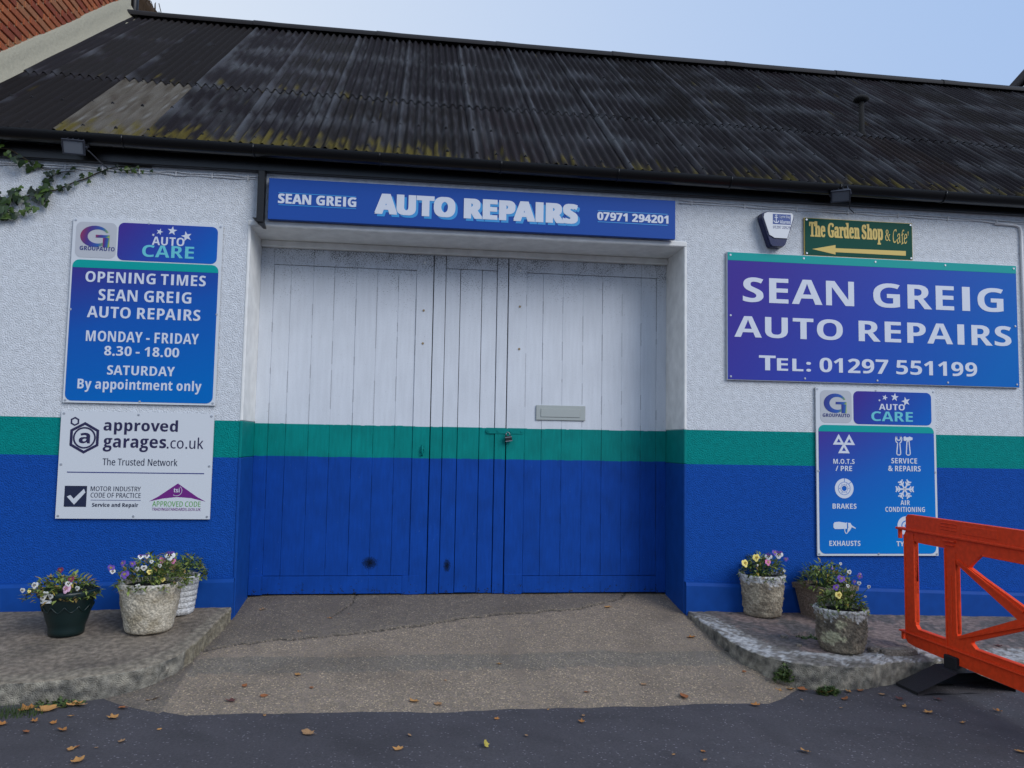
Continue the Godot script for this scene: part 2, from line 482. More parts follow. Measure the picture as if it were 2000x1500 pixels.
# lettering that fills the box x0..x1, y0..y1 in the wall's plane, standing at z
func letters(parent: Node, s: String, font: String, b: Array, z: float, m: Material, thick := 0.0016, fat := 0.0) -> MeshInstance3D:
	# runs of letters; a capital I is built as a plain upright, as on the signs
	var f: Font = fonts[font]
	var src := SurfaceTool.new()
	var box := AABB()
	var runs := [[s, 0.0]]
	var stems := []
	if s == s.to_upper() and s.contains("I") and not font.begins_with("serif"):
		runs = []
		var pos := 0
		for piece in s.split("I"):
			if piece.strip_edges() != "":
				runs.append([piece, f.get_string_size(s.substr(0, pos), HORIZONTAL_ALIGNMENT_LEFT, -1, 48).x * 0.01])
			pos += piece.length()
			if pos < s.length():
				var x0 := f.get_string_size(s.substr(0, pos), HORIZONTAL_ALIGNMENT_LEFT, -1, 48).x * 0.01
				var x1 := f.get_string_size(s.substr(0, pos + 1), HORIZONTAL_ALIGNMENT_LEFT, -1, 48).x * 0.01
				stems.append((x0 + x1) * 0.5)
			pos += 1
	var first := true
	for r in runs:
		var t := TextMesh.new()
		t.font = f
		t.font_size = 48
		t.pixel_size = 0.01
		t.depth = 0.1
		t.curve_step = 1.5
		t.horizontal_alignment = HORIZONTAL_ALIGNMENT_LEFT
		t.text = r[0]
		var ab := t.get_aabb()
		ab.position.x += r[1]
		box = ab if first else box.merge(ab)
		first = false
		src.append_from(t, 0, Transform3D(Basis(), Vector3(r[1], 0, 0)))
	if stems:
		var hm := TextMesh.new()
		hm.font = f
		hm.font_size = 48
		hm.pixel_size = 0.01
		hm.depth = 0.1
		hm.text = "H"
		var hb := hm.get_aabb()
		var w := 0.042 if font == "bold" else 0.024
		for x in stems:
			var bm := BoxMesh.new()
			bm.size = Vector3(w * 2.0, hb.size.y, hb.size.z)
			var c := Vector3(x, hb.position.y + hb.size.y * 0.5, hb.position.z + hb.size.z * 0.5)
			box = box.merge(AABB(c - bm.size * 0.5, bm.size))
			src.append_from(bm, 0, Transform3D(Basis(), c))
	var t := src.commit()
	var a := box
	var sc := Vector3((b[1] - b[0] - 2.0 * fat) / a.size.x, (b[3] - b[2] - fat) / a.size.y, thick / a.size.z)
	var at := Vector3(b[0] + fat - a.position.x * sc.x, b[2] + 0.5 * fat - a.position.y * sc.y, z - a.position.z * sc.z)
	# heavier strokes: the same letters laid over one another, a little apart
	var offs := [Vector3.ZERO]
	if fat > 0.0:
		offs = [Vector3(-fat, -0.5 * fat, 0), Vector3(fat, -0.5 * fat, 0.00006), Vector3(-fat, 0.5 * fat, 0.00012), Vector3(fat, 0.5 * fat, 0.00018), Vector3(0, 0, 0.00024)]
	var st := SurfaceTool.new()
	for off in offs:
		st.append_from(t, 0, Transform3D(Basis.from_scale(sc), at + off - world_origin(parent)))
	var o := MeshInstance3D.new()
	o.name = "lettering"
	o.mesh = st.commit()
	o.material_override = m
	parent.add_child(o, true)
	return o
# photo crops: [x offset, y offset, scale]
const CROP := {"fascia": [480.0, 300.0, 2.2727], "big": [1380.0, 380.0, 3.2258], "left": [100.0, 400.0, 2.343], "service": [1380.0, 740.0, 3.2258]}
func cp(crop: String, x: float, y: float, z: float) -> Vector3:
	var c = CROP[crop]
	return onz(c[0] + x / c[2], c[1] + y / c[2], z)
func cp2(crop: String, x: float, y: float, z: float) -> Vector2:
	var p := cp(crop, x, y, z)
	return Vector2(p.x, p.y)
# a box given in a crop of the photo: left, right, top and bottom at its middle
func cbx(crop: String, x0: float, x1: float, yt: float, yb: float, z: float) -> Array:
	var xm := (x0 + x1) * 0.5
	var ym := (yt + yb) * 0.5
	return [cp(crop, x0, ym, z).x, cp(crop, x1, ym, z).x, cp(crop, xm, yb, z).y, cp(crop, xm, yt, z).y]
func screw(parent: Node, x: float, y: float, z: float) -> void:
	var st := mb()
	poly(st, ngon(Vector2(x, y), 0.008, 10), z - 0.004, z + 0.003)
	poly(st, ngon(Vector2(x, y), 0.005, 8), z + 0.003, z + 0.0045)
	part(parent, "screw", st, mats.screw)
func plate(parent: Node, called: String, pts: PackedVector2Array, z0: float, z1: float, m: Material) -> MeshInstance3D:
	var st := mb()
	poly(st, pts, z0, z1)
	return part(parent, called, st, m)
func box_pts(b: Array) -> PackedVector2Array:
	return PackedVector2Array([Vector2(b[0], b[2]), Vector2(b[1], b[2]), Vector2(b[1], b[3]), Vector2(b[0], b[3])])

func _ready() -> void:
	rng.seed = 7
	# ----- camera
	var yaw := Basis(Vector3.UP, -0.12297)
	CB = yaw * Basis(Vector3.RIGHT, 0.07386) * Basis(Vector3.BACK, 0.01732)
	var cam := Camera3D.new()
	cam.name = "camera"
	add_child(cam)
	cam.transform = Transform3D(CB, CAM)
	cam.fov = rad_to_deg(2.0 * atan(750.0 / FL))
	cam.far = 400.0
	cam.current = true
	# ----- sky: clear evening blue, paler low down and towards the side the light comes from
	var sky_img := Image.create(512, 256, false, Image.FORMAT_RGBF)
	for j in 256:
		var el := PI / 2 - PI * (j + 0.5) / 256
		for i in 512:
			var az := TAU * (i + 0.5) / 512
			# direction of this texel: panorama u=0.5 looks to -z
			var dirv := Vector3(sin(az - PI) * cos(el), sin(el), cos(az - PI) * cos(el) * -1.0)
			var e := clampf(el / (PI / 2), 0, 1)
			var pale := exp(-e * 3.2)
			var side := clampf(0.5 + 0.5 * dirv.dot(Vector3(0.93, 0.1, 0.36).normalized()), 0, 1)
			var c := Color(0.205, 0.335, 0.585).lerp(Color(0.50, 0.56, 0.65), clampf(pale * 0.35 + 1.5 * side * side - 0.1, 0, 1))
			if el < 0:
				c = Color(0.16, 0.155, 0.16)
			sky_img.set_pixel(i, j, c)
	var pano := PanoramaSkyMaterial.new()
	pano.panorama = ImageTexture.create_from_image(sky_img)
	var sky := Sky.new()
	sky.sky_material = pano
	var env := Environment.new()
	env.background_mode = Environment.BG_SKY
	env.sky = sky
	env.tonemap_mode = Environment.TONE_MAPPER_LINEAR
	env.tonemap_exposure = 1.4
	env.sdfgi_enabled = true
	env.ssao_enabled = true
	env.ssil_enabled = true
	var we := WorldEnvironment.new()
	we.name = "environment"
	we.environment = env
	add_child(we)
	# ----- the soft light of an open sky behind the camera
	var sun := DirectionalLight3D.new()
	sun.name = "sun"
	sun.light_energy = 0.5
	sun.light_angular_distance = 34.0
	sun.light_color = Color(1.0, 0.99, 0.98)
	sun.shadow_enabled = true
	add_child(sun)
	sun.look_at_from_position(Vector3(3.0, 3.0, 3.4), Vector3.ZERO)
	make_materials()
	make_fonts()
	build_ground()
	build_garage()
	build_neighbours()
	build_signs()
	build_fittings()
	build_ivy()
	build_pots()
	build_barrier()
	build_litter()

# ---------- ground
var left_edge := PackedVector2Array()
var right_edge := PackedVector2Array()
func build_ground() -> void:
	var n1 := noise(31, 1.1, FastNoiseLite.TYPE_SIMPLEX_SMOOTH, 4)
	var n2 := noise(32, 9.0, FastNoiseLite.TYPE_SIMPLEX_SMOOTH, 3)
	# road
	var st := mb(false)
	var rc := func(x: float, z: float) -> Color:
		var v := 1.0 + 0.22 * n1.get_noise_2d(x, z) + 0.12 * n2.get_noise_2d(x, z)
		var tar := n2.get_noise_2d(x * 0.35 + 9.0, z * 0.35)
		if tar > 0.28:
			v *= 0.84      # darker patches of newer tar
		return Color(0.445 * v, 0.418 * v, 0.420 * v)
	var ry := func(x: float, z: float) -> float: return 0.004 + 0.004 * n1.get_noise_2d(x * 0.7, z * 0.7)
	sheet(st, -6, 9, 150, 0.5, 8.5, 80, ry, rc)
	# the rest of the street, out to the horizon
	var fy := func(_x: float, _z: float) -> float: return 0.0
	for r in [[-150.0, -6.0, 0.5, 150.0], [9.0, 150.0, 0.5, 150.0], [-6.0, 9.0, 8.5, 150.0], [-150.0, 150.0, -150.0, 0.5]]:
		sheet(st, r[0], r[1], 6, r[2], r[3], 6, fy, rc)
	structure(part(self, "road", st, mats.asphalt))
	# ramp of exposed aggregate up to the doors, with a crack running across it
	var crack := [Vector2(-1.26, 0.55), Vector2(-1.14, 0.51), Vector2(-0.78, 0.42), Vector2(-0.55, 0.385), Vector2(-0.33, 0.32), Vector2(0.08, 0.2), Vector2(0.3, 0.105), Vector2(0.48, 0.04), Vector2(0.7, 0.0), Vector2(0.93, -0.04), Vector2(1.21, -0.1), Vector2(1.47, -0.21), Vector2(1.62, -0.33), Vector2(1.7, -0.45)]
	var crack2 := [Vector2(-0.40, -0.45), Vector2(-0.42, -0.2), Vector2(-0.49, -0.05), Vector2(-0.54, 0.05)]
	var cdist := func(c: Array, p: Vector2) -> float:
		var d := 9.0
		for i in c.size() - 1:
			d = minf(d, p.distance_to(Geometry2D.get_closest_point_to_segment(p, c[i], c[i + 1])))
		return d
	var above := func(x: float, z: float) -> bool:
		for i in crack.size() - 1:
			if x >= crack[i].x and x < crack[i + 1].x:
				return z < lerpf(crack[i].y, crack[i + 1].y, (x - crack[i].x) / (crack[i + 1].x - crack[i].x))
		return x < 0
	var ramp_h := func(x: float, z: float) -> float:
		var y := ramp_y(x, z) - 0.1 * maxf(0.0, -1.12 - x) - 0.1 * maxf(0.0, x - 2.0) + 0.005 * n1.get_noise_2d(x * 1.5, z * 1.5)
		var p := Vector2(x + 0.012 * n2.get_noise_2d(x, z), z + 0.03 * n2.get_noise_2d(z * 0.6, x * 0.6))
		var d: float = cdist.call(crack, p)
		if d < 0.016:
			y -= 0.012 * (1.0 - d / 0.016)
		if above.call(p.x, p.y):
			y += 0.006
		if z < 0.1:
			d = cdist.call(crack2, p)
			if d < 0.009:
				y -= 0.010 * (1.0 - d / 0.009)
		return y
	var ramp_c := func(x: float, z: float) -> Color:
		var a := n1.get_noise_2d(x * 1.3, z * 1.3)
		var b := n2.get_noise_2d(x, z)
		var c := Color(0.88, 0.76, 0.66)
		if above.call(x, z + 0.03 * n2.get_noise_2d(z * 0.6, x * 0.6)):
			c = Color(0.56, 0.50, 0.46)
		elif z > 0.70 + 0.05 * a and z < 0.93 + 0.05 * b + 0.03 * a:
			c = Color(0.68, 0.63, 0.58)      # a strip of smoother, greyer concrete
		# oil and tyre dirt in patches
		var dirt := clampf(a * 1.1 + 0.5 * b, 0, 1)
		c = c.lerp(Color(0.34, 0.29, 0.26), 0.6 * dirt)
		var pk := Vector2(x + 0.012 * n2.get_noise_2d(x, z), z + 0.03 * n2.get_noise_2d(z * 0.6, x * 0.6))
		if cdist.call(crack, pk) < 0.006 + 0.006 * b or (z < 0.1 and cdist.call(crack2, pk) < 0.005):
			c = Color(0.20, 0.175, 0.155)      # soil in the crack
		var v := 1.0 + 0.18 * b
		return Color(c.r * v, c.g * v, c.b * v)
	st = mb(false)
	sheet(st, -2.0, 2.7, 390, -0.46, 1.62, 174, ramp_h, ramp_c)
	structure(part(self, "ramp", st, mats.aggregate))
	# pavements with a kerb face: the outline in x-z, back edge at the wall
	left_edge = PackedVector2Array([Vector2(-9, 1.25), Vector2(-4, 1.22), Vector2(-2.13, 1.19), Vector2(-1.91, 1.165), Vector2(-1.69, 1.12), Vector2(-1.5, 1.05), Vector2(-1.4, 0.97), Vector2(-1.315, 0.84), Vector2(-1.295, 0.73), Vector2(-1.265, 0.52), Vector2(-1.235, 0.28), Vector2(-1.21, 0.04)])
	right_edge = PackedVector2Array([Vector2(2.04, 0.04), Vector2(2.05, 0.3), Vector2(2.06, 0.54), Vector2(2.085, 0.85), Vector2(2.17, 1.06), Vector2(2.27, 1.17), Vector2(2.4, 1.225), Vector2(2.55, 1.25), Vector2(2.72, 1.235), Vector2(2.9, 1.17), Vector2(3.1, 1.12), Vector2(4, 1.13), Vector2(7, 1.15), Vector2(12, 1.15)])
	pavement("pavement_left", left_edge, left_y, true, n1, n2)
	pavement("pavement_right", right_edge, right_y, false, n1, n2)

func pavement(called: String, edge: PackedVector2Array, fy: Callable, is_left: bool, n1: FastNoiseLite, n2: FastNoiseLite) -> void:
	var n3 := noise(33, 26.0, FastNoiseLite.TYPE_SIMPLEX_SMOOTH, 3)
	# resample the edge finely, then run strips from the wall to the edge
	var pts := []
	for i in edge.size() - 1:
		var n := maxi(1, int(ceil(edge[i].distance_to(edge[i + 1]) / (0.016 if absf(edge[i].x) < 3.6 else 0.5))))
		for k in n:
			pts.append(edge[i].lerp(edge[i + 1], float(k) / n))
	pts.append(edge[edge.size() - 1])
	# smooth the corners a little
	for it in 3:
		for i in range(1, pts.size() - 1):
			pts[i] = (pts[i - 1] + pts[i] * 2.0 + pts[i + 1]) * 0.25
	var hole := Vector2(2.72, 0.62)
	var col := func(x: float, z: float, d: float) -> Color:
		var a := n1.get_noise_2d(x * 1.7 + 20.0, z * 1.7)
		var b := n2.get_noise_2d(x * 1.2, z * 1.2)
		var c := Color(0.32, 0.262, 0.20)
		if is_left:
			c = c.lerp(Color(0.12, 0.10, 0.08), clampf(0.25 + a * 1.5 + 0.3 * b, 0, 1) * 0.75)
			if d < 0.10:
				c = c.lerp(Color(0.36, 0.31, 0.23), 0.6)
		else:
			c = Color(0.30, 0.22, 0.19) if a + 0.4 * b > 0.05 else Color(0.20, 0.17, 0.155)
			if d < 0.27 + 0.02 * b:
				c = Color(0.34, 0.31, 0.275)
				if b + a > 0.05:
					c = Color(0.58, 0.57, 0.55)     # worn white paint
				if b - a > 0.35:
					c = Color(0.20, 0.18, 0.15)
		var v := 1.0 + 0.25 * b + 0.15 * a
		return Color(c.r * v, c.g * v, c.b * v)
	var hy := func(x: float, z: float, d: float) -> float:
		var y: float = fy.call(x, z) + 0.006 * n1.get_noise_2d(x * 2, z * 2) + 0.003 * n2.get_noise_2d(x, z)
		if not is_left:
			var e := Vector2((x - hole.x) / 0.20, (z - hole.y) / 0.085).length() + 0.4 * n2.get_noise_2d(x, z)
			if e < 1.0:
				y -= 0.045 * minf(1.0, (1.0 - e) * 3.0)
			if d < 0.27 and d > 0.25:
				y -= 0.008
		return y
	var st := mb(false)
	var rows := 34
	var grid := []
	for i in pts.size():
		var e: Vector2 = pts[i]
		var t: Vector2 = (pts[mini(i + 1, pts.size() - 1)] - pts[maxi(i - 1, 0)]).normalized()
		# the strip runs from the edge back to the wall line z = -0.02
		var back := Vector2(e.x, -0.02)
		if is_left:
			back.x = lerpf(e.x, -9.0 + (e.x + 9.0) * 0.9995, 0.0) - 0.9 * smoothstep(-1.9, -1.2, e.x)
			back.x = minf(back.x, -1.2)
			if e.x > -1.32 and e.y < 0.9:
				back.x = lerpf(-2.1, -1.25, smoothstep(0.9, 0.0, e.y))
		else:
			if e.y < 1.2 and e.x < 2.3:
				back.x = lerpf(2.06, 3.0, smoothstep(0.0, 1.2, e.y))
			elif e.x < 3.2:
				back.x = lerpf(3.0, 3.6, smoothstep(2.2, 3.2, e.x))
			else:
				back.x = e.x + 0.4 * (1.0 - smoothstep(3.2, 7.0, e.x))
		var rowp := []
		for k in rows + 1:
			var f := float(k) / rows
			f = f * f * 0.35 + f * 0.65
			var p := e.lerp(back, f)
			var d := p.distance_to(e)
			var y: float = hy.call(p.x, p.y, d)
			if k == 0:
				y -= 0.003 + 0.008 * maxf(0.0, n3.get_noise_2d(p.x, p.y))
			rowp.append([Vector3(p.x, y, p.y), col.call(p.x, p.y, d)])
		# kerb face below the edge, worn uneven
		var face := []
		var nrm := Vector2(-t.y, t.x) * (1.0 if is_left else 1.0)
		if nrm.y < 0 and absf(nrm.y) > absf(nrm.x):
			nrm = -nrm
		if is_left and nrm.x < 0 and absf(nrm.x) >= absf(nrm.y):
			nrm = -nrm
		if not is_left and nrm.x > 0 and absf(nrm.x) >= absf(nrm.y):
			nrm = -nrm
		for k in 6:
			var y2: float = rowp[0][0].y - 0.006 - k * 0.04
			var out := 0.006 + 0.003 * n3.get_noise_3d(e.x, y2 * 1.5, e.y) + 0.016 * n2.get_noise_3d(e.x * 1.5, y2 * 2.0, e.y * 1.5) + 0.002 * k
			var a := n2.get_noise_3d(e.x * 0.8, y2 * 1.6, e.y * 0.8 + 7.0)
			var c := Color(0.40, 0.365, 0.29).lerp(Color(0.12, 0.115, 0.10), clampf(0.4 + a * 1.5, 0, 1))
			if is_left and e.y < 0.8:
				c = Color(0.30, 0.25, 0.15).lerp(c, 0.4)
			face.append([Vector3(e.x + nrm.x * out, y2, e.y + nrm.y * out), c])
		face.reverse()
		grid.append(face + rowp)
	for i in grid.size() - 1:
		for k in grid[i].size() - 1:
			st.set_smooth_group(1 if k < 5 else 0)
			var q := [grid[i][k], grid[i][k + 1], grid[i + 1][k + 1], grid[i + 1][k]]
			for j in ([0, 1, 2, 0, 2, 3] if true else []):
				st.set_color(q[j][1]); st.add_vertex(q[j][0])
	structure(part(self, called, st, mats.concrete))

# ---------- garage
func eave(x: float) -> Vector3:
	return Vector3(x, 3.447 - 0.0073 * (x - 0.66), 0.2)
func ridge(x: float) -> Vector3:
	var y := 6.06 - 0.021 * (x - 1.0)
	return Vector3(x, y, 0.2 - (y - 3.445) / tan(deg_to_rad(37.5)))
const X0 := -3.31
const X1 := 9.2
func build_garage() -> void:
	var g := thing("garage_building", "white, green and blue painted garage with dark corrugated roof and plank doors", "garage", Vector3(0.41, 0.0, 0.0))
	var bands := [[1.29, 1.548, "green"], [1.548, 3.42, "white"], [-0.1, 1.29, "blue"]]
	for side in [[X0 - 0.05, -1.205], [2.031, X1]]:
		for b in bands:
			var st := mb()
			cbox(st, Vector3(side[0], b[0], -0.44), Vector3(side[1], b[1], 0.0))
			part(g, "%s_wall" % b[2], st, mats["%s_render" % b[2]])
	var st := mb()
	cbox(st, Vector3(-1.205, 2.957, -0.44), Vector3(2.031, 3.42, 0.0))
	part(g, "white_wall", st, mats.white_render)
	# smooth painted reveals and lintel, a little proud of the rough render
	for s in [[-1.205, 1], [2.031, -1]]:
		for b in bands:
			st = mb()
			var xa: float = s[0] - 0.012 * s[1]
			var xb: float = s[0] + 0.010 * s[1]
			cbox(st, Vector3(minf(xa, xb), maxf(b[0], -0.05), -0.43), Vector3(maxf(xa, xb), minf(b[1], 2.95), 0.006), 0.006)
			part(g, "%s_reveal" % b[2], st, mats["%s_smooth" % b[2]])
	st = mb()
	cbox(st, Vector3(-1.217, 2.945, -0.43), Vector3(2.043, 2.99, 0.010), 0.008)
	part(g, "lintel", st, mats.white_smooth)
	st = mb()
	cbox(st, Vector3(-1.195, 2.895, -0.44), Vector3(2.021, 2.945, -0.375), 0.006)
	part(g, "door_head", st, mats.white_smooth)
	# plinths, following the ground
	for p in [[X0 - 0.05, -1.20, 0.41, 0.459], [2.026, X1, 0.420, 0.175]]:
		st = mb()
		var prof := [Vector2(0.05, -0.2), Vector2(0.05, -0.022), Vector2(0.036, 0.0), Vector2(-0.01, 0.006)]
		for k in 3:
			var a: Vector2 = prof[k]
			var b: Vector2 = prof[k + 1]
			var ya: float = p[2]
			var yb: float = p[3]
			quad(st, Vector3(p[0], ya + a.y - (0.25 if k == 0 else 0.0), a.x), Vector3(p[0], ya + b.y, b.x), Vector3(p[1], yb + b.y, b.x), Vector3(p[1], yb + a.y - (0.25 if k == 0 else 0.0), a.x))
		for e in [[p[0], p[2]], [p[1], p[3]]]:
			quad(st, Vector3(e[0], e[1] - 0.45, -0.01), Vector3(e[0], e[1] + 0.006, -0.01), Vector3(e[0], e[1] - 0.022, 0.05), Vector3(e[0], e[1] - 0.45, 0.05))
		part(g, "plinth", st, mats.blue_smooth)
	# rear and end walls, so that the inside is dark
	st = mb()
	cbox(st, Vector3(X0, -0.1, -7.2), Vector3(X1, 3.4, -7.0))
	part(g, "rear_wall", st, mats.white_render)
	for x in [X0 - 0.04, X1 - 0.2]:
		st = mb()
		var pp := PackedVector2Array([Vector2(-7.0, -0.1), Vector2(-0.44, -0.1), Vector2(-0.44, 3.60), Vector2(-3.2, 5.8), Vector2(-7.0, 3.3)])
		var xf := Transform3D(Basis(Vector3(0, 0, 1), Vector3(0, 1, 0), Vector3(-1, 0, 0)), Vector3(x, 0, 0))
		poly(st, pp, -0.2, 0.0, xf)
		part(g, "end_wall", st, mats.white_render)
	build_doors(g)
	# fascia board, gutter
	st = mb()
	cbox(st, Vector3(X0 - 0.04, 3.335, 0.0), Vector3(X1, 3.43, 0.055), 0.004)
	part(g, "fascia_board", st, mats.black_gloss)
	var gut := node_part(g, "gutter")
	st = mb(false)
	var secs := 28
	for i in 24:
		var xa := lerpf(X0 - 0.03, X1, i / 24.0)
		var xb := lerpf(X0 - 0.03, X1, (i + 1) / 24.0)
		for k in 10:
			var a0 := PI + PI * k / 10
			var a1 := PI + PI * (k + 1) / 10
			for rr in [0.062, 0.057]:
				var q := []
				for e in [[xa, a0], [xa, a1], [xb, a1], [xb, a0]]:
					q.append(Vector3(e[0], eave(e[0]).y + 0.012 + rr * 1.15 * sin(e[1]), 0.152 + rr * cos(e[1])))
				quad(st, q[0], q[1], q[2], q[3])
	part(gut, "channel", st, mats.black_gloss)
	for k in 14:
		var x := -2.9 + k * 0.87
		st = mb(false)
		var arc := []
		for i in 9:
			var a := PI + PI * i / 8
			arc.append(Vector3(x, eave(x).y + 0.012 + 0.074 * sin(a), 0.152 + 0.066 * cos(a)))
		tube(st, arc, 0.006, 5)
		part(gut, "gutter_bracket" if k % 3 else "gutter_joint", st, mats.black_gloss)
	# roof: corrugated sheets in two courses
	var roof := node_part(g, "roof")
	var nA := noise(41, 1.6, FastNoiseLite.TYPE_SIMPLEX_SMOOTH, 4)
	var nB := noise(42, 14.0, FastNoiseLite.TYPE_SIMPLEX_SMOOTH, 3)
	var nC := noise(43, 3.5, FastNoiseLite.TYPE_SIMPLEX_SMOOTH, 3)
	var pitch := 0.0719
	for course in 2:
		for k in range(-6, 17):
			var xa := -0.167 + 0.5755 * k
			var xb := xa + 0.5755
			if xb < X0 + 0.1:
				continue
			xa = maxf(xa, X0)
			xb = minf(xb, X1)
			var s0 := 0.0 if course == 0 else 0.345
			var s1 := 0.368 if course == 0 else 0.995
			var pale := (course == 0 and k == -4)
			var pale2 := (course == 1 and k == 14) or (course == 0 and k == 16)
			var tone := rng.randf_range(0.75, 1.2)
			var lich := rng.randf_range(0.7, 1.2)
			var nxs := int(round((xb - xa + 0.03) / pitch * 8))
			var nys := 12 if course == 0 else 20
			st = mb(false)
			var P := []
			var C := []
			for j in nys + 1:
				for i in nxs + 1:
					var x := lerpf(xa - 0.03, xb, float(i) / nxs)
					if k == -6 or xa == X0:
						x = lerpf(xa, xb, float(i) / nxs)
					var f := float(j) / nys
					var s := lerpf(s0, s1, f)
					var ph := (x - (-0.167)) / pitch
					var w := cos(TAU * ph)
					var p := eave(x).lerp(ridge(x), s)
					var lift := 0.017 * w + (0.010 if course == 1 else 0.0) * (1.0 - f) + 0.004 * nA.get_noise_2d(x * 2.0, s * 3.0)
					lift += 0.009 * (1.0 - float(i) / nxs)
					p += Vector3(0, cos(deg_to_rad(37.5)), sin(deg_to_rad(37.5))) * lift
					p.y += 0.012 * nA.get_noise_2d(x * 0.4, 3.0)
					P.append(p)
					# weathering: dark growth, grey lichen in patches and along the laps, moss by the gutter
					var c := Color(0.032, 0.027, 0.030) * tone
					var streak := nC.get_noise_2d(x * 5.0, s * 2.2)
					var patch := nA.get_noise_2d(x * 1.2, s * 4.0)
					var speck := nB.get_noise_2d(x * 2.0, s * 9.0)
					var li := -0.12 + 0.9 * streak + 1.5 * patch + 0.8 * speck
					for bnd in [[0.17, 0.035], [0.345, 0.03], [0.53, 0.03], [0.72, 0.03]]:
						li += 1.15 * exp(-pow((s - bnd[0] - 0.03 * patch) / bnd[1], 2.0))
					li += 1.25 * exp(-pow((x - xa - 0.004) / 0.024, 2.0))
					if x < -1.9:
						li -= 1.0
					li = clampf(li * 0.55 * lich, 0, 1)
					c = c.lerp(Color(0.155, 0.163, 0.182), li * 0.75)
					if pale:
						c = Color(0.21, 0.19, 0.16).lerp(Color(0.12, 0.10, 0.078), clampf(0.45 + speck + 0.6 * streak, 0, 1))
						if speck > 0.45:
							c = Color(0.29, 0.28, 0.255)
					if pale2:
						c = c.lerp(Color(0.20, 0.18, 0.17), clampf(0.5 + streak, 0, 1))
					var mo := nC.get_noise_2d(x * 3.0 + 40.0, s * 6.0) + 0.5 * speck
					var mz := 0.0
					if s < 0.09:
						mz = (0.09 - s) / 0.09 + 0.25
					if absf(s - 0.36) < 0.05 and x < -0.2 and x > -2.5:
						mz = maxf(mz, 0.65 * (1.0 - absf(s - 0.36) / 0.05))
					if x < -2.5:
						mz *= 0.2
					if x > 0.2:
						mz *= 0.62
					if mo + mz * 0.95 > 0.74:
						c = c.lerp(Color(0.17, 0.135, 0.028), clampf((mo + mz * 0.95 - 0.74) * 3.0, 0, 0.9))
					# soot and rust run below the flue
					if course == 0 and x > 4.0 and x < 4.75 and s > 0.1 and absf(x - 4.15 - (0.34 - s) * 1.1) < 0.2 + 0.1 * streak:
						c = c.lerp(Color(0.035, 0.024, 0.022), 0.8)
					C.append(c)
			for j in nys:
				for i in nxs:
					var a := j * (nxs + 1) + i
					for q in [a, a + nxs + 1, a + nxs + 2, a, a + nxs + 2, a + 1]:
						st.set_color(C[q]); st.add_vertex(P[q])
			part(roof, "corrugated_sheet", st, mats.roof_sheet)
	# fixing bolts along the purlins
	st = mb()
	for k in range(-5, 17):
		for s in [0.03, 0.17, 0.335, 0.53, 0.72, 0.97]:
			for q in [0, 2, 5]:
				var x: float = -0.167 + 0.5755 * k + pitch * q
				if x > X0 + 0.05 and x < X1:
					var p := eave(x).lerp(ridge(x), s) + Vector3(0, 0.8, 0.6) * 0.022
					var bx := Transform3D(Basis(Vector3.RIGHT, -deg_to_rad(52.5)), p)
					poly(st, ngon(Vector2.ZERO, 0.012, 7), -0.006, 0.004, bx)
					poly(st, ngon(Vector2.ZERO, 0.006, 6), 0.004, 0.010, bx)
	var bolts := part(roof, "roof_bolts", st, mats.roof_cap)
	bolts.set_meta("kind", "stuff")
	# rear slope, ridge capping
	st = mb()
	for i in 12:
		var xa := lerpf(X0, X1, i / 12.0)
		var xb := lerpf(X0, X1, (i + 1) / 12.0)
		var ra := ridge(xa) + Vector3(0, -0.01, 0)
		var rb := ridge(xb) + Vector3(0, -0.01, 0)
		quad(st, ra, Vector3(xa, 3.3, -7.3), Vector3(xb, 3.3, -7.3), rb)
	part(roof, "rear_slope", st, mats.roof_cap)
	var n := 9
	for i in n:
		st = mb(false)
		var xa := lerpf(X0 + 0.02, X1, float(i) / n) - 0.03
		var xb := lerpf(X0 + 0.02, X1, float(i + 1) / n)
		for j in 6:
			var q := []
			for k in 13:
				var a := -0.25 + (PI + 0.5) * k / 12
				var x := lerpf(xa, xb, j / 5.0)
				var rr := 0.085 + (0.006 if j == 0 else 0.0)
				q.append(ridge(x) + Vector3(0, 0.012 + rr * 0.8 * sin(a), -0.02 + rr * 1.3 * cos(a)))
			if j > 0:
				var q0: Array = []
				for k in 13:
					var a := -0.25 + (PI + 0.5) * k / 12
					var x := lerpf(xa, xb, (j - 1) / 5.0)
					var rr := 0.085 + (0.006 if j == 1 else 0.0)
					q0.append(ridge(x) + Vector3(0, 0.012 + rr * 0.8 * sin(a), -0.02 + rr * 1.3 * cos(a)))
				for k in 12:
					quad(st, q0[k], q0[k + 1], q[k + 1], q[k])
		part(roof, "ridge_cap", st, mats.roof_cap)
	# flue pipe with its cowl
	var base := Vector3(4.11, 4.36, -1.017)
	var flue := thing("flue_pipe", "rusty dark flue pipe with a cowl standing on the corrugated roof", "flue", base)
	st = mb(false)
	lathe(st, base, [[0.0, -0.03], [0.045, -0.03], [0.038, 0.03], [0.025, 0.045], [0.025, 0.34], [0.0, 0.33]], 16)
	part(flue, "pipe", st, mats.rusty if mats.has("rusty") else mat("rusty", Color(0.03, 0.027, 0.027), 0.9))
	st = mb(false)
	lathe(st, base, [[0.0, 0.315], [0.04, 0.33], [0.072, 0.345], [0.068, 0.365], [0.05, 0.385], [0.025, 0.395], [0.0, 0.40]], 10)
	part(flue, "cowl", st, mats.rusty)

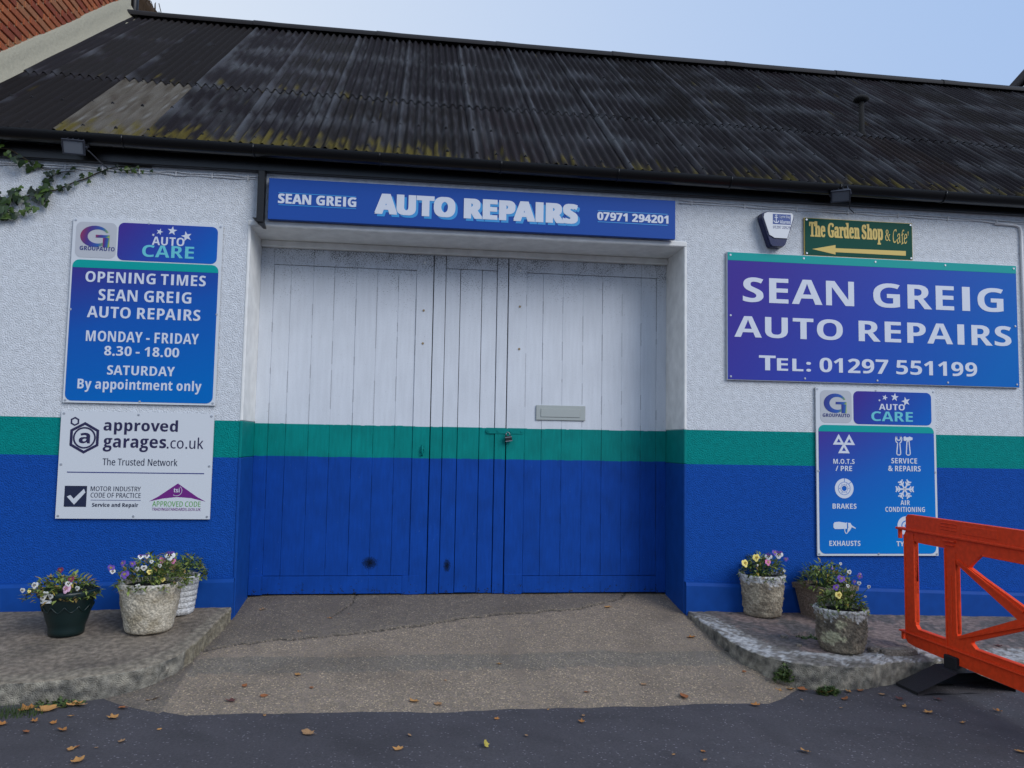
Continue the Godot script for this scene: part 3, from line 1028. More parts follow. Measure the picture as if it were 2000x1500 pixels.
func plank(parent: Node, called: String, x0: float, x1: float, y0: float, y1: float, z0: float, z1: float, ch := 0.0022) -> void:
	var st := mb()
	var h := SurfaceTool.new()
	cbox(st, Vector3(x0, y0, z0), Vector3(x1, y1, z1), ch)
	var arr := st.commit_to_arrays()
	var vs: PackedVector3Array = arr[Mesh.ARRAY_VERTEX]
	h.begin(Mesh.PRIMITIVE_TRIANGLES)
	h.set_smooth_group(-1)
	for v in vs:
		h.set_uv(Vector2((v.x + 1.22) / 3.27, (3.0 - v.y) / 2.8))
		h.add_vertex(v)
	part(parent, called, h, mats.door_paint)
func build_doors(g: Node) -> void:
	var zf := -0.42      # face of the frames
	var zb := -0.427     # face of the boards between
	var yb := 0.262
	var yt := 2.893
	# [stile edges and board joints of each leaf]
	var leaves := [
		{"x": [-1.195, -1.096, -0.967, -0.798, -0.639, -0.47, -0.31, -0.146, -0.006, 0.124], "gap": 0.0006, "rail": 0.125, "bottom": 0.135},
		{"x": [0.131, 0.223, 0.339, 0.51, 0.631, 0.717], "gap": 0.0045, "rail": 0.10, "bottom": 0.0},
		{"x": [0.725, 0.869, 1.004, 1.164, 1.33, 1.49, 1.653, 1.811, 1.939, 2.021], "gap": 0.0006, "rail": 0.105, "bottom": 0.13}]
	for li in 3:
		var L: Dictionary = leaves[li]
		var d := node_part(g, "door_leaf")
		d.set_meta("label", ["wide plank door leaf, white over green over blue", "narrow plank door leaf between the two wide ones", "wide plank door leaf with a letter plate"][li])
		var xs: Array = L.x
		var n := xs.size()
		var gap: float = L.gap
		plank(d, "stile", xs[0], xs[1] - gap * 0.5, yb, yt, -0.465, zf)
		plank(d, "stile", xs[n - 2] + gap * 0.5, xs[n - 1], yb, yt, -0.465, zf)
		plank(d, "top_rail", xs[1] + gap * 0.5, xs[n - 2] - gap * 0.5, yt - L.rail, yt, -0.465, zf + 0.001)
		if L.bottom > 0:
			plank(d, "bottom_rail", xs[1] + gap * 0.5, xs[n - 2] - gap * 0.5, yb + 0.004, yb + L.bottom, -0.465, zf + 0.001)
		for i in range(1, n - 2):
			var low: float = yb + L.bottom + (0.003 if L.bottom > 0 else rng.randf_range(0.0, 0.008))
			plank(d, "plank", xs[i] + gap * 0.5, xs[i + 1] - gap * 0.5, low, yt - L.rail - 0.003, -0.46, zb + rng.randf_range(-0.0025, 0.002), rng.randf_range(0.0010, 0.0022))
		# bolt heads on the stiles
		for b in [[xs[n - 2] + 0.06, 2.45], [xs[n - 2] + 0.06, 2.19], [xs[n - 2] + 0.06, 2.83]] if li == 0 else ([[xs[0] + 0.09, 2.8], [xs[0] + 0.09, 2.51], [xs[0] + 0.09, 2.17]] if li == 2 else []):
			var st := mb()
			poly(st, ngon(Vector2(b[0], b[1]), 0.009, 10), zf - 0.002, zf + 0.004)
			part(d, "bolt_head", st, mats.white_smooth if b[1] > 2.6 else mats.rust_spot if mats.has("rust_spot") else mat("rust_spot", Color(0.55, 0.48, 0.36), 0.8))
		if li == 0:
			# green painted pull handle, packing block by the hinge
			var st := mb(false)
			tube(st, [Vector3(0.07, 1.315, zf), Vector3(0.07, 1.325, zf + 0.02), Vector3(0.07, 1.36, zf + 0.022), Vector3(0.07, 1.385, zf + 0.02), Vector3(0.07, 1.395, zf)], 0.006, 6)
			ring(st, Vector2(0.07, 1.355), 0.012, 0.019, zf - 0.002, zf + 0.005)
			part(d, "pull_handle", st, mats.green_smooth)
			plank(d, "hinge_block", -1.193, -1.09, 0.262, 0.405, -0.44, zf + 0.014)
			plank(d, "splice", -0.06, 0.07, 0.258, 0.40, -0.44, zf + 0.003, 0.003)
		if li == 1:
			# steel hasp across the joint, painted over
			var st := mb()
			poly(st, rrect(0.565, 1.497, 0.868, 1.538, 0.018), zf - 0.001, zf + 0.005)
			for x in [0.585, 0.66, 0.76, 0.845]:
				poly(st, ngon(Vector2(x, 1.5175), 0.010, 10), zf + 0.005, zf + 0.009)
			part(d, "hasp", st, mats.green_smooth)
		if li == 2:
			var st := mb()
			cbox(st, Vector3(0.958, 1.610, zf - 0.004), Vector3(1.355, 1.728, zf + 0.006), 0.003)
			cbox(st, Vector3(0.995, 1.634, zf + 0.004), Vector3(1.312, 1.703, zf + 0.011), 0.004)
			part(d, "letter_plate", st, mats.plate)
			plank(d, "splice", 0.73, 0.862, 0.256, 0.41, -0.44, zf + 0.003, 0.003)
	# near-black sheet added behind and under the leaves, standing in for shade in gaps
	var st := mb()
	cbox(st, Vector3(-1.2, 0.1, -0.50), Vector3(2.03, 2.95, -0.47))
	part(g, "dark_backing", st, mats.dark_gap)
	# padlock
	var pl := thing("padlock", "small dark padlock hanging from the green hasp on the doors", "padlock", Vector3(0.735, 1.44, -0.40))
	st = mb()
	var xf := Transform3D(Basis(Vector3.BACK, 0.15), Vector3(0.738, 1.462, -0.392))
	cbox(st, Vector3(-0.026, -0.022, -0.012), Vector3(0.026, 0.018, 0.012), 0.005, xf)
	part(pl, "body", st, mats.black_paint)
	st = mb()
	cbox(st, Vector3(-0.027, 0.004, -0.013), Vector3(0.027, 0.012, 0.013), 0.001, xf)
	cbox(st, Vector3(-0.027, -0.026, -0.013), Vector3(0.027, -0.018, 0.013), 0.001, xf)
	part(pl, "steel_band", st, mats.steel)
	st = mb(false)
	var arc := []
	for i in 9:
		var a := PI * i / 8
		arc.append(xf * Vector3(0.016 * cos(a), 0.018 + 0.03 * sin(a), 0.0))
	tube(st, arc, 0.004, 6)
	part(pl, "shackle", st, mats.steel)

# ---------- neighbours
func build_neighbours() -> void:
	var b := thing("brick_house", "red brick house with a thatched roof adjoining the garage roof", "house", Vector3(-6.0, 0, -3.0))
	var st := mb()
	cbox(st, Vector3(-9.0, -0.1, -3.42), Vector3(-3.362, 9.0, -0.1))
	part(b, "wall", st, mats.mortar)
	# bricks that show above the roof, on the side wall
	var side := node_part(b, "brick_side")
	var bm := []
	for v in 3:
		var s2 := mb()
		cbox(s2, Vector3(-0.012, -0.0295, -0.1035), Vector3(0.012, 0.0295, 0.1035), 0.004)
		s2.generate_normals()
		bm.append(s2.commit())
	var count := 0
	for row in 40:
		var y := 4.30 + row * 0.075
		for k in 14:
			var z := -0.55 - k * 0.225 - (0.1125 if row % 2 else 0.0)
			if z < -3.33:
				continue
			# only above the cement fillet and below what the photograph shows
			var yline := 4.18 + (-0.74 - z) * (2.0 / 2.61)
			var ytop := 4.86 + (-0.74 - z) * (1.64 / 2.85)
			if y < yline + 0.10 or y > ytop + 0.35 or count >= 300:
				continue
			var o := local_part(side, "brick", bm[0], mats["brick%d" % (rng.randi() % 4)], Transform3D(Basis(), Vector3(-3.360 + rng.randf_range(-0.002, 0.002), y, z) - b.position))
			count += 1
	# cement fillet and upstand along the slope
	st = mb(false)
	var nz := noise(51, 3.0)
	var prev := []
	for i in 41:
		var f := i / 40.0
		var z := lerpf(0.1, -3.38, f)
		var yl := 4.18 + (-0.74 - z) * (2.0 / 2.61)
		var w := 0.006 * nz.get_noise_1d(i * 1.7)
		var step := 0.012 if (i / 9) % 2 else 0.0
		var ring_pts := [Vector3(-3.20 + 2 * w, yl - 0.10, z), Vector3(-3.215 + w, yl - 0.035 + w, z), Vector3(-3.275, yl + 0.04 + w, z), Vector3(-3.325, yl + 0.12 + step + w, z), Vector3(-3.328, yl + 0.225 + step + w, z), Vector3(-3.352, yl + 0.235 + step, z), Vector3(-3.37, yl + 0.235 + step, z)]
		if prev:
			for k in 6:
				quad(st, prev[k], prev[k + 1], ring_pts[k + 1], ring_pts[k])
		prev = ring_pts
	part(b, "cement_fillet", st, mats.cement_fillet)
	# black downpipe at the corner and the thatch behind it
	st = mb(false)
	tube(st, [Vector3(-3.33, 5.5, -3.50), Vector3(-3.33, 7.5, -3.50)], 0.045, 10)
	part(b, "downpipe", st, mats.black_paint)
	st = mb(false)
	var nt := noise(52, 20.0)
	# steep thatched slope coming down behind the corner
	var rows := []
	for j in 15:
		var f := j / 14.0
		var r := []
		var edge := Vector3(-3.02 - 0.42 * (1.0 - f) * (1.0 - f) - 0.10 * (1.0 - f), lerpf(6.95, 6.05, f), -3.9)
		for i in 13:
			var u := i / 12.0
			r.append(Vector3(lerpf(-4.6, edge.x, u) + 0.03 * nt.get_noise_2d(j * 0.2, i * 1.0), edge.y + (1.0 - u) * 0.9 + 0.03 * nt.get_noise_2d(i * 1.5, j * 1.2), -3.55 - 0.5 * u + 0.06 * nt.get_noise_2d(i * 0.9, j * 2.2)))
		r.append(edge + Vector3(-0.02, -0.03, -1.2))
		rows.append(r)
	for j in 14:
		for i in 13:
			quad(st, rows[j][i], rows[j + 1][i], rows[j + 1][i + 1], rows[j][i + 1])
	var th := part(b, "thatch", st, mats.thatch)
	th.set_meta("label", "dark weathered thatch")
	# straw ends sticking out along the verge
	st = mb()
	for i in 260:
		var f := rng.randf()
		var ex := -3.02 - 0.42 * (1.0 - f) * (1.0 - f) - 0.10 * (1.0 - f) - rng.randf_range(0.0, 0.55)
		var p := Vector3(ex, lerpf(6.95, 6.05, f) + (0.1 if rng.randf() < 0.5 else 0.0) + rng.randf_range(-0.05, 0.05), -3.86 + rng.randf_range(-0.05, 0.14))
		var q := p + Vector3(rng.randf_range(0.0, 0.06), -rng.randf_range(0.06, 0.2), rng.randf_range(0.0, 0.07))
		var sd := Vector3(0.004, 0.003, 0.0)
		quad(st, p - sd, p + sd, q + sd, q - sd)
	var straw := part(b, "straw", st, mats.thatch)
	straw.set_meta("kind", "stuff")
	# white gabled house far behind on the other side
	var z := -13.0
	var a := onz(1962, 178, z)
	var t := onz(2000, 138, z)
	var dirv := (t - a).normalized()
	var h := thing("gabled_house", "distant white gabled house showing over the end of the garage roof", "house", Vector3(a.x + 4.0, 0, z))
	# turned to face this street corner; local x along the gable, z out of it
	var hx := Transform3D(Basis(Vector3.UP, -0.69), a)
	var rise := Vector2(4.2, 4.4)
	st = mb()
	poly(st, PackedVector2Array([Vector2(0.25, -a.y - 0.1), Vector2(8.15, -a.y - 0.1), Vector2(8.15, -0.05), Vector2(rise.x, rise.y - 0.2), Vector2(0.25, -0.05)]), -8.0, -0.25, hx)
	part(h, "wall", st, mats.far_white)
	for s in [0, 1]:
		st = mb()
		var pp := [Vector2(-0.12, -0.30), Vector2(-0.12, -0.12), Vector2(rise.x, rise.y + 0.18), Vector2(rise.x, rise.y - 0.02)]
		var o := PackedVector2Array()
		for p in pp:
			o.append(Vector2(p.x if s == 0 else 2 * rise.x - p.x, p.y))
		poly(st, o, -8.2, 0.0, hx)
		part(h, "roof_slope", st, mats.far_roof)

# ---------- signs
func rivets(parent: Node, b: Array, z: float, nx: int, ny: int, inset := 0.03) -> void:
	for i in nx:
		for y in [b[2] + inset, b[3] - inset]:
			screw(parent, lerpf(b[0] + inset, b[1] - inset, i / float(nx - 1)), y, z)
	for j in range(1, ny - 1):
		for x in [b[0] + inset, b[1] - inset]:
			screw(parent, x, lerpf(b[2] + inset, b[3] - inset, j / float(ny - 1)), z)
func care_header(s: Node, crop: String, z: float, badge: Array, care: Array, gtxt: Array, auto: Array, care_t: Array, stars: Array, gm: Material) -> void:
	var r := 0.04
	plate(s, "badge", rrect(badge[0], badge[2], badge[1], badge[3], r), z, z + 0.0015, mats.badge_grey)
	plate(s, "header", rrect(care[0], care[2], care[1], care[3], r), z, z + 0.0018, mats.care_print)
	var bw: float = badge[1] - badge[0]
	var bh: float = badge[3] - badge[2]
	# the round letter mark: a thick open ring, a bar and an upright
	var c := Vector2(badge[0] + bw * 0.47, badge[2] + bh * 0.60)
	var outer := PackedVector2Array()
	for i in 25:
		var a := lerpf(0.42, TAU - 0.45, i / 24.0)
		outer.append(c + Vector2(cos(a) * bw * 0.36, sin(a) * bh * 0.30))
	var inner := PackedVector2Array()
	for i in 25:
		var a := lerpf(TAU - 0.62, 0.55, i / 24.0)
		inner.append(c + Vector2(bw * 0.07 + cos(a) * bw * 0.25, sin(a) * bh * 0.20))
	outer.append_array(inner)
	plate(s, "mark", outer, z + 0.0015, z + 0.003, gm)
	plate(s, "mark", box_pts([c.x + bw * 0.20, c.x + bw * 0.36, c.y - bh * 0.30, c.y + bh * 0.04]), z + 0.0015, z + 0.0032, gm)
	plate(s, "mark", box_pts([c.x + bw * 0.02, c.x + bw * 0.36, c.y - bh * 0.03, c.y + bh * 0.045]), z + 0.0015, z + 0.0034, gm)
	letters(s, "GROUPAUTO", "bold", gtxt, z + 0.0015, mats.ink_blue)
	letters(s, "AUTO", "bold", auto, z + 0.0018, mats.letter_white)
	letters(s, "CARE", "bold", care_t, z + 0.0018, mats.care_teal)
	for k in stars:
		plate(s, "star", star(Vector2(k[0], k[1]), k[2], k[3]), z + 0.0018, z + 0.0034, mats.letter_white)
func build_signs() -> void:
	var lw: Material = mats.letter_white
	# --- long board over the doors
	var zs := 0.062
	var b := [-1.080, 1.940, 3.000, 3.296]
	b[0] = onz(524, 387, zs).x; b[1] = onz(1319, 430, zs).x
	b[2] = onz(921, 447.5, zs).y; b[3] = onz(921, 369.5, zs).y
	var s := thing("fascia_sign", "long blue board reading SEAN GREIG AUTO REPAIRS above the doors", "sign", Vector3((b[0] + b[1]) / 2, b[2], zs))
	var st := mb()
	cbox(st, Vector3(b[0], b[2], 0.022), Vector3(b[1], b[3], zs), 0.002)
	part(s, "board", st, mats.fascia_blue)
	st = mb()
	cbox(st, Vector3(b[0] + 0.01, b[3] - 0.03, 0.001), Vector3(b[1] - 0.02, b[3] + 0.012, 0.0215), 0.002)
	cbox(st, Vector3(b[0] + 0.01, b[2] + 0.03, 0.001), Vector3(b[1] - 0.02, b[2] + 0.06, 0.0215), 0.002)
	part(s, "batten", st, mats.white_smooth)
	letters(s, "SEAN GREIG", "bold", cbx("fascia", 143, 491, 186, 229, zs), zs, lw, 0.0016, 0.0022)
	letters(s, "07971 294201", "bold", cbx("fascia", 1560, 1876, 267, 303, zs), zs, lw, 0.0016, 0.0018)
	var ar := cbx("fascia", 572, 1474, 201, 290, zs)
	letters(s, "AUTO REPAIRS", "bold", [ar[0] + 0.017, ar[1] + 0.017, ar[2] - 0.017, ar[3] - 0.017], zs, mats.sky_blue, 0.0012, 0.011)
	letters(s, "AUTO REPAIRS", "bold", ar, zs + 0.0016, lw, 0.0016, 0.011)
	for l in [[145, 490, 181, 184], [145, 490, 234, 237], [1562, 1872, 260, 263], [1562, 1872, 309, 312]]:
		plate(s, "rule", box_pts(cbx("fascia", l[0], l[1], l[2], l[3], zs)), zs, zs + 0.0014, mats.sky_blue)
	# --- big name board
	var zb := 0.026
	b = [onz(1421.5, 617, zb).x, onz(1987.5, 637, zb).x, onz(1705, 748.5, zb).y, onz(1705, 506, zb).y]
	s = thing("name_sign", "large purple to blue sign reading SEAN GREIG AUTO REPAIRS with telephone number", "sign", Vector3((b[0] + b[1]) / 2, b[2], zb))
	plate(s, "backing", box_pts([b[0] - 0.004, b[1] + 0.004, b[2] - 0.004, b[3] + 0.004]), 0.008, zb - 0.003, mats.sign_white)
	plate(s, "panel", box_pts(b), zb - 0.003, zb, mats.big_print)
	plate(s, "stripe", box_pts([b[0], b[1], b[3] - 0.062, b[3]]), zb, zb + 0.0012, mats.teal)
	letters(s, "SEAN GREIG", "bold", cbx("big", 228, 1868, 556, 709, zb), zb, lw)
	letters(s, "AUTO REPAIRS", "bold", cbx("big", 175, 1918, 797, 926, zb), zb, lw)
	letters(s, "T", "bold", cbx("big", 330, 435, 1014, 1107, zb), zb, lw)
	letters(s, "EL:", "bold", cbx("big", 443, 657, 1034, 1113, zb), zb, lw)
	letters(s, "01297 551199", "bold", cbx("big", 712, 1703, 1043, 1133, zb), zb, lw)
	rivets(s, b, zb + 0.001, 5, 3, 0.022)
	# --- opening times
	var zl := 0.020
	b = [onz(133, 605, zl).x, onz(428, 615, zl).x, onz(272, 789, zl).y, onz(290, 432, zl).y]
	s = thing("opening_times_sign", "white edged blue sign giving OPENING TIMES left of the doors", "sign", Vector3((b[0] + b[1]) / 2, b[2], zl))
	plate(s, "panel", box_pts(b), 0.008, zl, mats.sign_white)
	var w: float = b[1] - b[0]
	var h: float = b[3] - b[2]
	care_header(s, "left", zl, [b[0] + 0.022 * w, b[0] + 0.29 * w, b[3] - 0.215 * h, b[3] - 0.020 * h], [b[0] + 0.30 * w, b[0] + 0.967 * w, b[3] - 0.222 * h, b[3] - 0.015 * h],
		cbx("left", 131, 291, 191, 210, zl), cbx("left", 462, 610, 149, 187, zl), cbx("left", 417, 654, 188, 243, zl),
		[[cp("left", 497, 124, zl).x, cp("left", 497, 124, zl).y, 0.024, 0.3], [cp("left", 555, 120, zl).x, cp("left", 555, 120, zl).y, 0.034, 0.1], [cp("left", 620, 145, zl).x, cp("left", 620, 145, zl).y, 0.038, -0.25], [cp("left", 468, 138, zl).x, cp("left", 468, 138, zl).y, 0.011, 0.5]], mats.g_print)
	var pb := [b[0] + 0.012 * w, b[0] + 0.982 * w, b[2] + 0.010 * h, b[3] - 0.228 * h]
	plate(s, "blue_field", rrect(pb[0], pb[2], pb[1], pb[3], 0.045), zl, zl + 0.0014, mats.times_print)
	var cap := rrect(pb[0], pb[2], pb[1], pb[3], 0.045)
	var band := PackedVector2Array()
	for p in cap:
		band.append(Vector2(p.x, maxf(p.y, pb[3] - 0.055)))
	plate(s, "stripe", band, zl + 0.0014, zl + 0.0024, mats.teal)
	var zt := zl + 0.0016
	for t in [["OPENING TIMES", 157, 708, 314, 363], ["SEAN GREIG", 216, 642, 393, 445], ["AUTO REPAIRS", 164, 683, 472, 523], ["MONDAY - FRIDAY", 159, 676, 583, 631], ["8.30 - 18.00", 243, 586, 650, 695], ["SATURDAY", 256, 566, 738, 781], ["By appointment only", 120, 688, 800, 862]]:
		letters(s, t[0], "bold", cbx("left", t[1], t[2], t[3], t[4], zt), zt, lw)
	rivets(s, b, zl, 3, 3, 0.016)
	# --- approved garages
	b = [onz(114, 905, zl).x, onz(414, 912, zl).x, onz(258, 1013.5, zl).y, onz(270, 805, zl).y]
	s = thing("approval_sign", "white sign reading approved garages.co.uk below the opening times", "sign", Vector3((b[0] + b[1]) / 2, b[2], zl))
	plate(s, "panel", box_pts(b), 0.008, zl, mats.sign_white)
	letters(s, "approved", "bold", cbx("left", 240, 580, 983, 1053, zl), zl, mats.ink_navy)
	letters(s, "garages", "bold", cbx("left", 237, 526, 1069, 1131, zl), zl, mats.ink_navy)
	letters(s, ".co.uk", "sans", cbx("left", 530, 697, 1064, 1117, zl), zl, mats.ink_navy)
	letters(s, "The Trusted Network", "sans", cbx("left", 235, 578, 1161, 1194, zl), zl, mats.ink_dark)
	plate(s, "rule", box_pts(cbx("left", 72, 700, 1224.5, 1229, zl)), zl, zl + 0.001, mats.ink_blue)
	for hx in [[109, 991, 0.0315, 0.020], [152, 1066, 0.108, 0.088]]:
		st = mb()
		var c := cp2("left", hx[0], hx[1], zl)
		ring(st, c, hx[3], hx[2], zl, zl + 0.0014, 0, TAU, 6, PI / 6)
		part(s, "hexagon", st, mats.ink_navy)
	st = mb()
	ring(st, cp2("left", 152, 1066, zl), 0.063, 0.074, zl, zl + 0.0014)
	part(s, "circle", st, mats.ink_navy)
	letters(s, "a", "bold", cbx("left", 127, 178, 1043, 1091, zl), zl, mats.ink_navy)
	plate(s, "tick_box", box_pts(cbx("left", 60, 162, 1286, 1382, zl)), zl, zl + 0.001, mats.ink_dark)
	var tk := PackedVector2Array()
	for p in [[72, 1335], [88, 1328], [103, 1345], [150, 1300], [157, 1316], [105, 1372]]:
		tk.append(cp2("left", p[0], p[1], zl))
	plate(s, "tick", tk, zl + 0.001, zl + 0.002, mats.sign_white)
	letters(s, "MOTOR INDUSTRY", "sans", cbx("left", 181, 410, 1289, 1310, zl), zl, mats.ink_dark)
	letters(s, "CODE OF PRACTICE", "sans", cbx("left", 181, 410, 1318, 1340, zl), zl, mats.ink_dark)
	plate(s, "rule", box_pts(cbx("left", 181, 410, 1351, 1353, zl)), zl, zl + 0.001, mats.ink_blue)
	letters(s, "Service and Repair", "bold", cbx("left", 187, 398, 1364, 1388, zl), zl, mats.ink_dark)
	var rf := PackedVector2Array()
	for p in [[448, 1357], [490, 1335], [580, 1275], [668, 1337], [706, 1358], [640, 1342], [575, 1337], [510, 1344]]:
		rf.append(cp2("left", p[0], p[1], zl))
	plate(s, "roof_mark", rf, zl, zl + 0.001, mats.ink_purple)
	letters(s, "tsi", "bold", cbx("left", 561, 588, 1295, 1316, zl), zl + 0.001, mats.sign_white)
	st = mb()
	ring(st, cp2("left", 574, 1308, zl), 0.034, 0.037, zl + 0.001, zl + 0.002, -2.2, 0.9, 20)
	part(s, "swoosh", st, mats.sign_white)
	letters(s, "APPROVED CODE", "sans", cbx("left", 463, 684, 1357, 1381, zl), zl, mats.ink_green)
	letters(s, "TRADINGSTANDARDS.GOV.UK", "sans", cbx("left", 461, 684, 1387, 1400, zl), zl, mats.ink_purple)
	rivets(s, b, zl, 3, 3, 0.018)
	# --- services
	b = [onz(1595, 920, zl).x, onz(1829.5, 925, zl).x, onz(1712, 1085.5, zl).y, onz(1712, 759, zl).y]
	s = thing("services_sign", "white edged blue sign listing M.O.T.S, brakes, exhausts and tyres", "sign", Vector3((b[0] + b[1]) / 2, b[2], zl))
	plate(s, "panel", box_pts(b), 0.008, zl, mats.sign_white)
	w = b[1] - b[0]
	h = b[3] - b[2]
	care_header(s, "service", zl, [b[0] + 0.035 * w, b[0] + 0.295 * w, b[3] - 0.212 * h, b[3] - 0.017 * h], [b[0] + 0.31 * w, b[0] + 0.965 * w, b[3] - 0.217 * h, b[3] - 0.018 * h],
		cbx("service", 731, 901, 219, 240, zl), cbx("service", 1085, 1247, 159, 197, zl), cbx("service", 1037, 1298, 207, 268, zl),
		[[cp("service", 1122, 118, zl).x, cp("service", 1122, 118, zl).y, 0.024, 0.3], [cp("service", 1184, 116, zl).x, cp("service", 1184, 116, zl).y, 0.034, 0.1], [cp("service", 1254, 143, zl).x, cp("service", 1254, 143, zl).y, 0.038, -0.25], [cp("service", 1088, 135, zl).x, cp("service", 1088, 135, zl).y, 0.011, 0.5]], mats.g_print_blue)
	pb = [b[0] + 0.018 * w, b[0] + 0.982 * w, b[2] + 0.012 * h, b[3] - 0.226 * h]
	cap = rrect(pb[0], pb[2], pb[1], pb[3], 0.045)
	plate(s, "blue_field", cap, zl, zl + 0.0014, mats.service_print)
	band = PackedVector2Array()
	for p in cap:
		band.append(Vector2(p.x, maxf(p.y, pb[3] - 0.05)))
	plate(s, "stripe", band, zl + 0.0014, zl + 0.0024, mats.teal)
	for t in [["M.O.T.S", 798, 932, 505, 536], ["/ PRE", 812, 916, 548, 580], ["SERVICE", 1163, 1326, 500, 533], ["& REPAIRS", 1144, 1348, 548, 582], ["BRAKES", 793, 944, 786, 818], ["AIR", 1221, 1281, 765, 795], ["CONDITIONING", 1126, 1375, 807, 838], ["EXHAUSTS", 773, 969, 1020, 1052], ["TYRES", 1196, 1318, 1023, 1054]]:
		letters(s, t[0], "bold", cbx("service", t[1], t[2], t[3], t[4], zt), zt, lw)
	var z0 := zt - 0.0002
	var z1 := zt + 0.0014
	# three triangles
	st = mb()
	for c in [[832, 392], [898, 394], [865, 446]]:
		var o := cp2("service", c[0], c[1], zt)
		for k in 3:
			var a0 := PI / 2 + TAU * k / 3
			var a1 := PI / 2 + TAU * (k + 1) / 3
			poly(st, PackedVector2Array([o + Vector2(cos(a0), sin(a0)) * 0.055, o + Vector2(cos(a1), sin(a1)) * 0.055, o + Vector2(cos(a1), sin(a1)) * 0.020, o + Vector2(cos(a0), sin(a0)) * 0.020]), z0, z1)
	part(s, "triangle_mark", st, lw)
	# spanner and hammer in outline
	st = mb()
	var wr := [[1196, 362], [1190, 376], [1193, 395], [1203, 405], [1198, 470], [1203, 479], [1218, 479], [1223, 470], [1217, 405], [1227, 395], [1230, 376], [1222, 362], [1220, 384], [1208, 388], [1199, 382]]
	for i in wr.size():
		bar2(st, cp2("service", wr[i][0], wr[i][1], zt), cp2("service", wr[(i + 1) % wr.size()][0], wr[(i + 1) % wr.size()][1], zt), 0.0085, z0, z1)
	part(s, "spanner_mark", st, lw)
	st = mb()
	var hm := [[1262, 392], [1258, 472], [1264, 480], [1278, 480], [1283, 472], [1275, 392]]
	for i in hm.size():
		bar2(st, cp2("service", hm[i][0], hm[i][1], zt), cp2("service", hm[(i + 1) % hm.size()][0], hm[(i + 1) % hm.size()][1], zt), 0.0085, z0, z1)
	var hd := PackedVector2Array()
	for p in [[1241, 366], [1252, 362], [1256, 368], [1272, 368], [1276, 363], [1297, 370], [1297, 384], [1276, 390], [1256, 388], [1252, 392], [1241, 388]]:
		hd.append(cp2("service", p[0], p[1], zt))
	poly(st, hd, z0, z1)
	part(s, "hammer_mark", st, lw)
	# brake disc
	st = mb()
	var bc := cp2("service", 867, 690, zt)
	ring(st, bc, 0.030, 0.076, z0, z1, 0, TAU, 40)
	ring(st, bc, 0.020, 0.027, z0, z1, 0, TAU, 24)
	part(s, "disc_mark", st, lw)
	st = mb()
	ring(st, bc, 0.047, 0.050, z1, z1 + 0.0006, 0, TAU, 32)
	for k in 6:
		poly(st, ngon(bc + Vector2(cos(k * TAU / 6), sin(k * TAU / 6)) * 0.038, 0.0035, 6), z1, z1 + 0.0006)
	bar2(st, bc + Vector2(0.002, 0.050), bc + Vector2(0.002, 0.078), 0.004, z1, z1 + 0.0006)
	bar2(st, bc + Vector2(0.038, 0.034), bc + Vector2(0.058, 0.052), 0.004, z1, z1 + 0.0006)
	part(s, "disc_line", st, mats.service_print)
	# snowflake
	st = mb()
	var sc := cp2("service", 1248, 695, zt)
	for k in 6:
		var d := Vector2(cos(k * TAU / 6), sin(k * TAU / 6))
		bar2(st, sc, sc + d * 0.073, 0.012, z0, z1)
		for q in [0.036, 0.056]:
			for sg in [-1.0, 1.0]:
				bar2(st, sc + d * q, sc + d * q + d.rotated(sg * 0.85) * 0.028, 0.010, z0 + 0.0001 * sg, z1 + 0.0001 * sg)
	part(s, "snowflake_mark", st, lw)
	# exhaust: silencer, strap, tail pipe
	st = mb()
	var eb := PackedVector2Array()
	for p in [[806, 903], [836, 900], [884, 908], [884, 944], [836, 946], [808, 946], [799, 935], [799, 914]]:
		eb.append(cp2("service", p[0], p[1], zt))
	poly(st, eb, z0, z1)
	var eb2 := PackedVector2Array()
	for p in [[890, 906], [906, 908], [914, 922], [940, 940], [938, 945], [914, 934], [905, 952], [888, 970], [893, 940]]:
		eb2.append(cp2("service", p[0], p[1], zt))
	poly(st, eb2, z0, z1)
	var strap := [[884, 904], [872, 930], [870, 958], [878, 975], [888, 970], [892, 940]]
	for i in strap.size() - 1:
		bar2(st, cp2("service", strap[i][0], strap[i][1], zt), cp2("service", strap[i + 1][0], strap[i + 1][1], zt), 0.006, z0, z1 + 0.0003)
	part(s, "exhaust_mark", st, lw)
	st = mb()
	ring(st, cp2("service", 1257, 925, zt), 0.040, 0.072, z0, z1, 0, TAU, 40)
	ring(st, cp2("service", 1257, 925, zt), 0.012, 0.032, z0, z1, 0, TAU, 24)
	part(s, "tyre_mark", st, lw)
	rivets(s, b, zl, 3, 3, 0.014)
	# --- garden shop
	var zg := 0.022
	b = [onz(1572.5, 461, zg).x, onz(1781.5, 472, zg).x, onz(1677, 502.5, zg).y, onz(1677, 431.5, zg).y]
	s = thing("garden_shop_sign", "dark green sign with gold lettering The Garden Shop and an arrow", "sign", Vector3((b[0] + b[1]) / 2, b[2], zg))
	plate(s, "edge", box_pts([b[0] - 0.004, b[1] + 0.004, b[2] - 0.004, b[3] + 0.004]), 0.006, zg - 0.003, mats.old_gold)
	plate(s, "panel", box_pts(b), zg - 0.003, zg, mats.bottle_green)
	letters(s, "The Garden Shop", "serif_bold", cbx("big", 646, 1110, 179, 305, zg), zg, mats.old_gold, 0.0016, 0.0028)
	letters(s, "&", "serif", cbx("big", 1125, 1157, 222, 292, zg), zg, mats.old_gold)
	letters(s, "Cafe'", "italic", cbx("big", 1173, 1272, 220, 316, zg), zg, mats.old_gold)
	var aw := PackedVector2Array()
	for p in [[665, 343], [812, 318], [812, 338], [1255, 356], [1255, 386], [812, 363], [812, 378]]:
		aw.append(cp2("big", p[0], p[1], zg))
